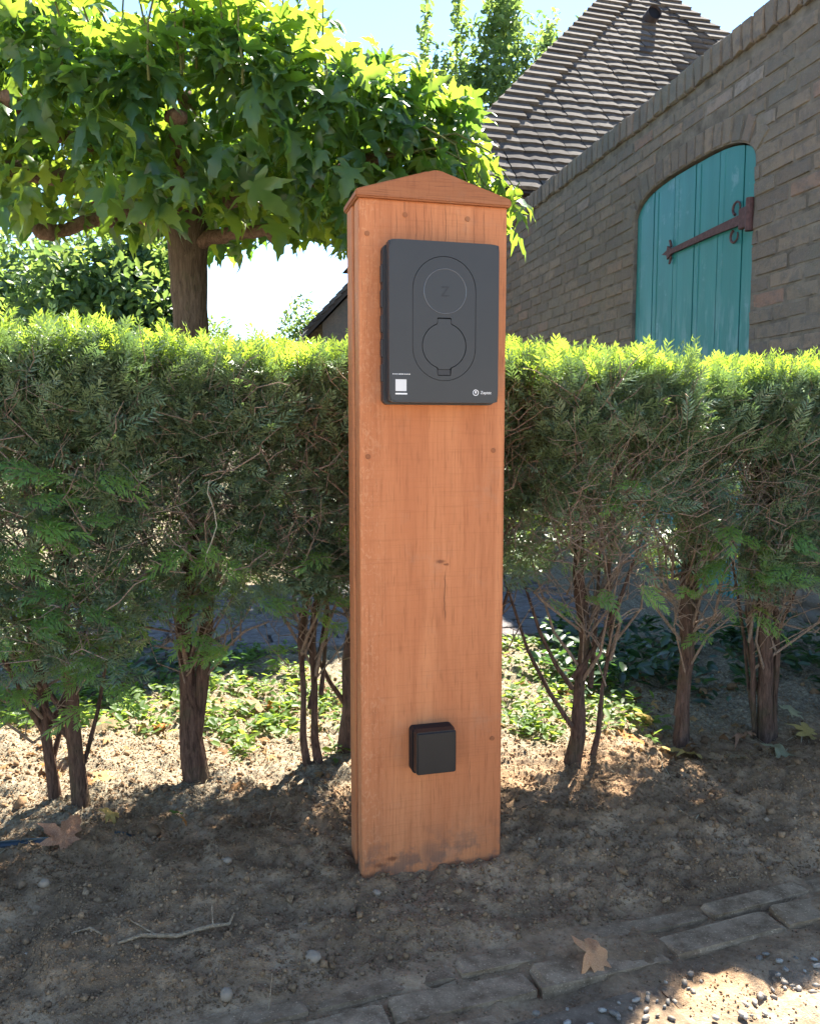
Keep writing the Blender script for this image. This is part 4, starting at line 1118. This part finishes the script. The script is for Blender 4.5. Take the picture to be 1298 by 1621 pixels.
# clods
Vs = []; Fs = []; Ts = []; off = 0
cl = lump('clod', None, 5, 2, .30, (1, .8, .6)); V0 = np.array([tuple(v.co) for v in cl.vertices]); F0 = np.array([tuple(p.vertices) for p in cl.polygons]); bpy.data.meshes.remove(cl)
m = 70; cx = rng.uniform(-.95, 1.2, m); cyy = rng.uniform(1.02, 2.3, m); ok = (kn_of(cx, cyy) > .05); cx, cyy = cx[ok], cyy[ok]
cs = .004 + .013 * rng.random(len(cx)) ** 3
ok = ~((np.abs((cx - PX) * math.cos(PA) + (cyy - PY) * math.sin(PA) - .117) < .135) & (np.abs(-(cx - PX) * math.sin(PA) + (cyy - PY) * math.cos(PA) - .05) < .07)); cx, cyy, cs = cx[ok], cyy[ok], cs[ok]
v, f = scatter(V0, F0, rand_rot(len(cx), cs), np.stack([cx, cyy, ground_z(cx, cyy) + cs * .3], 1))
o = obj('soil_clods', bulk('soil_clods', v, f, M_crumb, True, np.repeat(rng.uniform(.05, .5, len(cx)), len(V0)))); tag(o, 'rounded clods of dark earth lying between post and hedge', 'soil', kind='stuff')

# straw and dry needles
quad = np.array([(-.5, -.5, 0), (.5, -.5, .1), (.5, .5, .1), (-.5, .5, 0)]); qf = np.array([(0, 1, 2, 3)])
m = 2600; cx = rng.uniform(-1.1, 1.3, m); cyy = 1.15 + 1.4 * rng.beta(2.2, 1.8, m); ok = kn_of(cx, cyy) > np.where(rng.random(m) < .1, .03, .36); cx, cyy = cx[ok], cyy[ok]; m = len(cx)
an = rng.uniform(0, 6.28, m); d = np.stack([np.cos(an), np.sin(an), rng.normal(0, .15, m)], 1)
Mx = frames(d, np.tile(UP, (m, 1)), np.ones(m)) * np.stack([rng.uniform(.008, .04, m), rng.uniform(.0008, .0022, m), np.full(m, .01)], 1)[:, None, :]
v, f = scatter(quad, qf, Mx, np.stack([cx, cyy, ground_z(cx, cyy) + .004], 1))
o = obj('dry_litter', bulk('dry_litter', v, f, M_straw, False, np.repeat(rng.random(m), 4))); tag(o, 'dry straw and needle litter on the ground under the hedge', 'litter', kind='stuff')

# small weeds
def simple_leaf():
    V = np.array([(0, 0, 0), (.35, .22, .06), (.75, .20, .04), (1, 0, -.08), (.75, -.20, .04), (.35, -.22, .06), (.5, 0, -.02)], float)
    return V, np.array([(0, 1, 6), (1, 2, 6), (2, 3, 6), (3, 4, 6), (4, 5, 6), (5, 0, 6)])
SL = simple_leaf()
def cover(name, label, cat, centres, spread, per, s0, s1, mat, zmax=.05):
    P = []; D = []; S = []
    for (x, y) in centres:
        k = per
        a = rng.uniform(0, 6.28, k); q = np.abs(rng.normal(0, spread, k)); xx = x + q * np.cos(a); yy = y + q * np.sin(a)
        P.append(np.stack([xx, yy, ground_z(xx, yy) + rng.uniform(.004, zmax, k)], 1)); b_ = rng.uniform(0, 6.28, k); D.append(np.stack([np.cos(b_), np.sin(b_), rng.uniform(-.2, .7, k)], 1)); S.append(rng.uniform(s0, s1, k))
    P, D, S = np.concatenate(P), np.concatenate(D), np.concatenate(S)
    v, f = scatter(SL[0], SL[1], frames(D, UP + rng.normal(0, .35, (len(P), 3)), S), P)
    o = obj(name, bulk(name, v, f, mat, True, np.repeat(rng.random(len(P)), 7))); tag(o, label, cat, kind='stuff')
cent = []
while len(cent) < 400:
    x, y = random.uniform(-1.3, .62), random.uniform(1.72, 2.62)
    hx = y - (x * math.tan(HA) + 1.70)
    if hx < .04: continue
    if vnoise(np.array([x * 4.0]), np.array([y * 4.0]), 44)[0] > -.12 + .25 * (x > -.15 and x < .2): cent.append((x, y))
cover('low_weeds', 'low bright green weeds on the sunny soil behind the hedge', 'weeds', cent, .03, 14, .012, .032, M_weed, .028)
cent = [(random.uniform(.42, 1.35), random.uniform(2.12, 2.72)) for _ in range(85)]
cover('dark_ground_cover', 'dark green leafy ground cover in the shade by the wall', 'ground cover', cent, .05, 16, .022, .055, M_ivy, .09)
cent = [(random.uniform(-1.2, -.45), random.uniform(2.08, 2.6)) for _ in range(34)]
cover('leafy_patch', 'patch of dark leafy plants behind the two slim left trunks', 'ground cover', cent, .05, 14, .02, .045, M_ivy, .06)

m = 260; cx = rng.uniform(-1.1, 1.0, m); cyy = rng.uniform(1.5, 2.5, m); ok = cyy > cx * math.tan(HA) + 1.60; cx, cyy = cx[ok], cyy[ok]; m = len(cx)
an = rng.uniform(0, 6.28, m); d = np.stack([np.cos(an), np.sin(an), rng.normal(0, .35, m)], 1)
v, f = scatter(leafs[1][0], leafs[1][1], frames(d, UP + rng.normal(0, .4, (m, 3)), rng.uniform(.012, .032, m)), np.stack([cx, cyy, ground_z(cx, cyy) + .008], 1))
o = obj('leaf_scraps', bulk('leaf_scraps', v, f, M_scrap, True, np.repeat(rng.random(m), len(leafs[1][0])))); tag(o, 'small dry brown leaf scraps on the soil under the hedge', 'litter', kind='stuff')

# ------------------------------------------------------------------ fallen leaves, twig, stone, hose
dl = {}
def fallen(x, y, s, rz, tone, label, tilt=(0, 0), var=0, lift=.006):
    key = (tone, var)
    if key not in dl:
        v, f = leaf_arrays(60 + var * 7 + len(tone), .35 if var else .1, .5 + .5 * var, .9 * (1 if var else .3)); dl[key] = bulk('fallen_leaf', v - np.array([.45, 0, 0]), f, M_dead[tone], True)
    o = obj('fallen_leaf', dl[key]); z = float(ground_z(x, y)); o.location = (x, y, z + lift + s * .08); o.scale = (s, s, s); o.rotation_euler = (tilt[0], tilt[1], rz)
    tag(o, label, 'leaf', 'fallen leaves on the soil'); return o
fallen(.272, 1.078, .066, .15, 'rust', 'curled brown leaf on the kerb bricks, lower right of the post', (.45, .15), 1, .010)
fallen(-.392, 2.05, .085, 2.2, 'tan', 'large pale tan leaf standing in sun right of the forked trunk', (.6, -.5), 0, .02)
fallen(-.345, 2.06, .045, .4, 'orange', 'small orange leaf beside the large pale one in the sun', (.3, .1), 1, .01)
fallen(-.70, 1.86, .075, .3, 'tan', 'tan leaf on sunny soil just right of the slim twin trunks', (.4, -.2), 0, .01)
fallen(-.60, 1.88, .052, 2.9, 'orange', 'orange-brown leaf low behind the slim trunks', (.3, .2), 1, .01)
fallen(-.735, 1.64, .042, 1.2, 'orange', 'small reddish leaf at the far left on the lit soil', (.3, .3), 1, .008)
fallen(-.60, 1.575, .05, .2, 'yellow', 'pale yellow leaf at the shadow edge by the slim trunks', (.2, .1), 0, .008)
fallen(-.585, 1.355, .072, 1.25, 'brown', 'broad brownish leaf lying across the dark hose', (.7, -.55), 1, .018)
fallen(-.535, 1.43, .040, .9, 'yellow', 'small yellow-green leaf beside the dark hose', (.5, .2), 1, .012)
fallen(-.432, 1.455, .028, 2.0, 'green', 'tiny green leaf on dark soil left of the post', (.4, .3), 0, .008)
fallen(-.405, 1.425, .022, 1.6, 'orange', 'tiny upright rust leaf on dark soil left of the post', (1.0, .2), 1, .008)
fallen(.565, 1.93, .060, 2.2, 'yellow', 'folded yellow leaf leaning on the leaning yew trunk', (.9, -.3), 1, .02)
fallen(.53, 1.84, .085, .1, 'orange', 'large orange-brown leaf in sun at the leaning yew trunk', (.25, .1), 1, .01)
fallen(.60, 1.775, .085, 2.7, 'yellow', 'large yellow leaf in front of the leaning yew trunk', (.35, -.2), 0, .01)
fallen(.548, 1.785, .036, .8, 'green', 'bright green leaf between the orange and yellow leaves', (.3, .1), 0, .02)
fallen(.765, 1.87, .065, 2.6, 'brown', 'pinkish brown leaf left of the twig-bundled trunk', (.3, .2), 1, .012)
fallen(.84, 1.765, .075, .2, 'pale', 'long grey-green leaf in front of the twig-bundled trunk', (.2, .1), 1, .006)
fallen(.945, 1.89, .070, 1.2, 'yellow', 'yellow leaf at the right edge of the picture on the soil', (.4, -.3), 0, .015)
fallen(.955, 1.98, .055, .4, 'pale', 'pale green leaf at the right edge above the yellow one', (.3, .1), 0, .03)
fallen(.70, 1.72, .045, 1.9, 'tan', 'dull tan leaf scrap on shaded soil right of the post', (.2, .1), 0, .006)
fallen(-.86, 1.58, .06, .9, 'tan', 'brownish tan leaf at the left picture edge in the sun', (.4, .3), 0, .01)

def stick(name, label, cat, pts, rad, mat, forks=()):
    L = [tube_arrays(pts, rad, 7, .15, 3)] + [tube_arrays(p, r, 6, .1, 4) for p, r in forks]
    o = obj(name, tubes_mesh(name, L, mat)); tag(o, label, cat); return o
def gp(x, y, h): return (x, y, float(ground_z(x, y)) + h)
stick('twig', 'dry forked twig lying on the soil at lower left', 'twig',
      [gp(-.405, 1.075, .003), gp(-.378, 1.092, .006), gp(-.33, 1.100, .008), gp(-.285, 1.118, .009), gp(-.262, 1.128, .010), gp(-.257, 1.140, .018)], [.0022, .0032, .0032, .0028, .0024, .0012], M_drystem,
      [([gp(-.283, 1.119, .009), gp(-.287, 1.13, .020), gp(-.290, 1.145, .030)], [.0014, .001, .0008]), ([gp(-.36, 1.096, .006), gp(-.40, 1.11, .005)], [.0014, .0008])])
stick('thin_root', 'short thin pale root lying left of the dry twig', 'twig', [gp(-.475, 1.09, .003), gp(-.45, 1.095, .006), gp(-.43, 1.085, .005)], [.0012, .0016, .001], M_drystem)
stick('straw_stalk', 'thin stalk standing in the soil above the kerb bricks', 'twig', [gp(-.183, .985, -.005), gp(-.180, .99, .02), gp(-.178, 1.0, .045)], [.0009, .0008, .0005], M_drystem)
yv = 1.41
stick('dry_stem', 'thin pale curly dry stem hanging in front of the left hedge', 'stem',
      [(-.335, 1.37, .632), (-.338, 1.368, .61), (-.326, 1.362, .582), (-.322, 1.36, .555), (-.331, 1.36, .530), (-.340, 1.362, .510), (-.343, 1.364, .495)], [.0006, .0009, .001, .001, .0009, .0008, .0005], M_palestem)
st = lump('stone', M_stone, 14, 2, .12, (.0085, .0085, .009)); o = obj('stone', st, None, gp(-.238, 1.0, .006)); tag(o, 'small round beige stone resting on the kerb at lower left', 'stone')
for i, (x, y, s, lab) in enumerate([(-.135, 1.075, .012, 'lumpy grey stone half sunk in the soil below the post'), (-.565, 1.21, .009, 'whitish pebble on the dark soil at far left'), (-.30, 1.285, .008, 'grey stone on the soil left of the post'), (-.052, 1.215, .007, 'small grey stone by the lower left corner of the post')]):
    o = obj('stone', lump('stone', M_stone, 20 + i, 2, .2, (s, s * .8, s * .75)), None, gp(x, y, s * .25)); tag(o, lab, 'stone')
hp = [(-1.1, 1.335), (-.9, 1.345), (-.72, 1.352), (-.60, 1.372), (-.52, 1.388), (-.47, 1.397)]
ho = stick('garden_hose', 'dark blue hose half buried in the soil at left', 'hose', [(x, y, .001 - (.016 if i in (0, 5) else 0)) for i, (x, y) in enumerate(hp)], [.0085] * 6, M_hose)

# ------------------------------------------------------------------ trees and bushes in the background
def foliage_tree(name, label, cat, x, y, zc, rx, ry, rz, n, leaf, seed, mat=M_bush, trunk=True, lumps=30, spikes=0):
    g = np.random.default_rng(seed); root = empty(name, (x, y, 0)); tag(root, label, cat)
    if trunk:
        V, Fq = tube_arrays([(0, 0, -.1), (.05, 0, zc * .4), (-.04, .02, zc * .8), (0, 0, zc)], [rx * .08, rx * .07, rx * .055, rx * .03], 9, .1, seed)
        obj('trunk', bulk('trunk', np.array([tuple(v) for v in V]), np.array(Fq), M_planebranch, True), root)
    c = g.normal(0, 1, (lumps, 3)); c /= np.linalg.norm(c, axis=1, keepdims=True); c *= g.uniform(.35, .85, (lumps, 1)); rs = g.uniform(.26, .46, lumps)
    which = g.integers(0, lumps, n); q = g.normal(0, 1, (n, 3)); q /= np.linalg.norm(q, axis=1, keepdims=True); q *= (g.uniform(.3, 1, (n, 1)) ** .5)
    p = c[which] + q * rs[which][:, None]
    if spikes:
        sx = g.uniform(-.8, .8, spikes); k = n // 8; wsp = g.integers(0, spikes, k); hh = g.uniform(0, 1, k); p[:k, 0] = sx[wsp] + g.normal(0, .05, k) * (1.1 - hh); p[:k, 1] = g.normal(0, .3, k); p[:k, 2] = np.sqrt(np.maximum(0, 1 - sx[wsp] ** 2)) * .8 + hh * .40
    p = p * np.array([rx, ry, rz]) + np.array([0, 0, zc])
    d = g.normal(0, 1, (n, 3)); v, f = scatter(SL[0], SL[1], frames(d, UP + g.normal(0, .6, (n, 3)), g.uniform(.6, 1.2, n) * leaf), p)
    o = obj('crown', bulk('crown', v, f, mat, True, np.repeat(g.random(n), 7)), root); tag(o, kind='stuff'); return root
foliage_tree('background_shrub', 'large round green shrub far behind the hedge, under the plane tree', 'shrub', -3.1, 9.0, 1.78, 1.05, .9, 1.7, 20000, .12, 501, trunk=True)
foliage_tree('background_shrub', 'greyish green shrub at the far left behind the hedge', 'shrub', -4.6, 9.8, 2.0, 1.3, 1.0, 1.9, 20000, .13, 502)
foliage_tree('background_shrub', 'low far shrub seen just right of the plane tree trunk', 'shrub', -3.0, 12.2, 1.35, .8, .8, 1.2, 6000, .09, 503)
foliage_tree('background_tree', 'small distant tree top by the far house roof', 'tree', -1.95, 15.5, 1.75, .75, .7, 1.35, 6000, .10, 504)
foliage_tree('background_tree', 'tall leafy tree rising left of the tiled roof', 'tree', 1.15, 13.6, 5.35, 1.25, 1.2, 2.0, 10000, .13, 505, spikes=7)
foliage_tree('background_tree', 'leafy tree close behind the left slope of the tiled roof', 'tree', 2.45, 14.4, 5.1, 1.15, 1.0, 1.9, 7000, .13, 506, spikes=4)
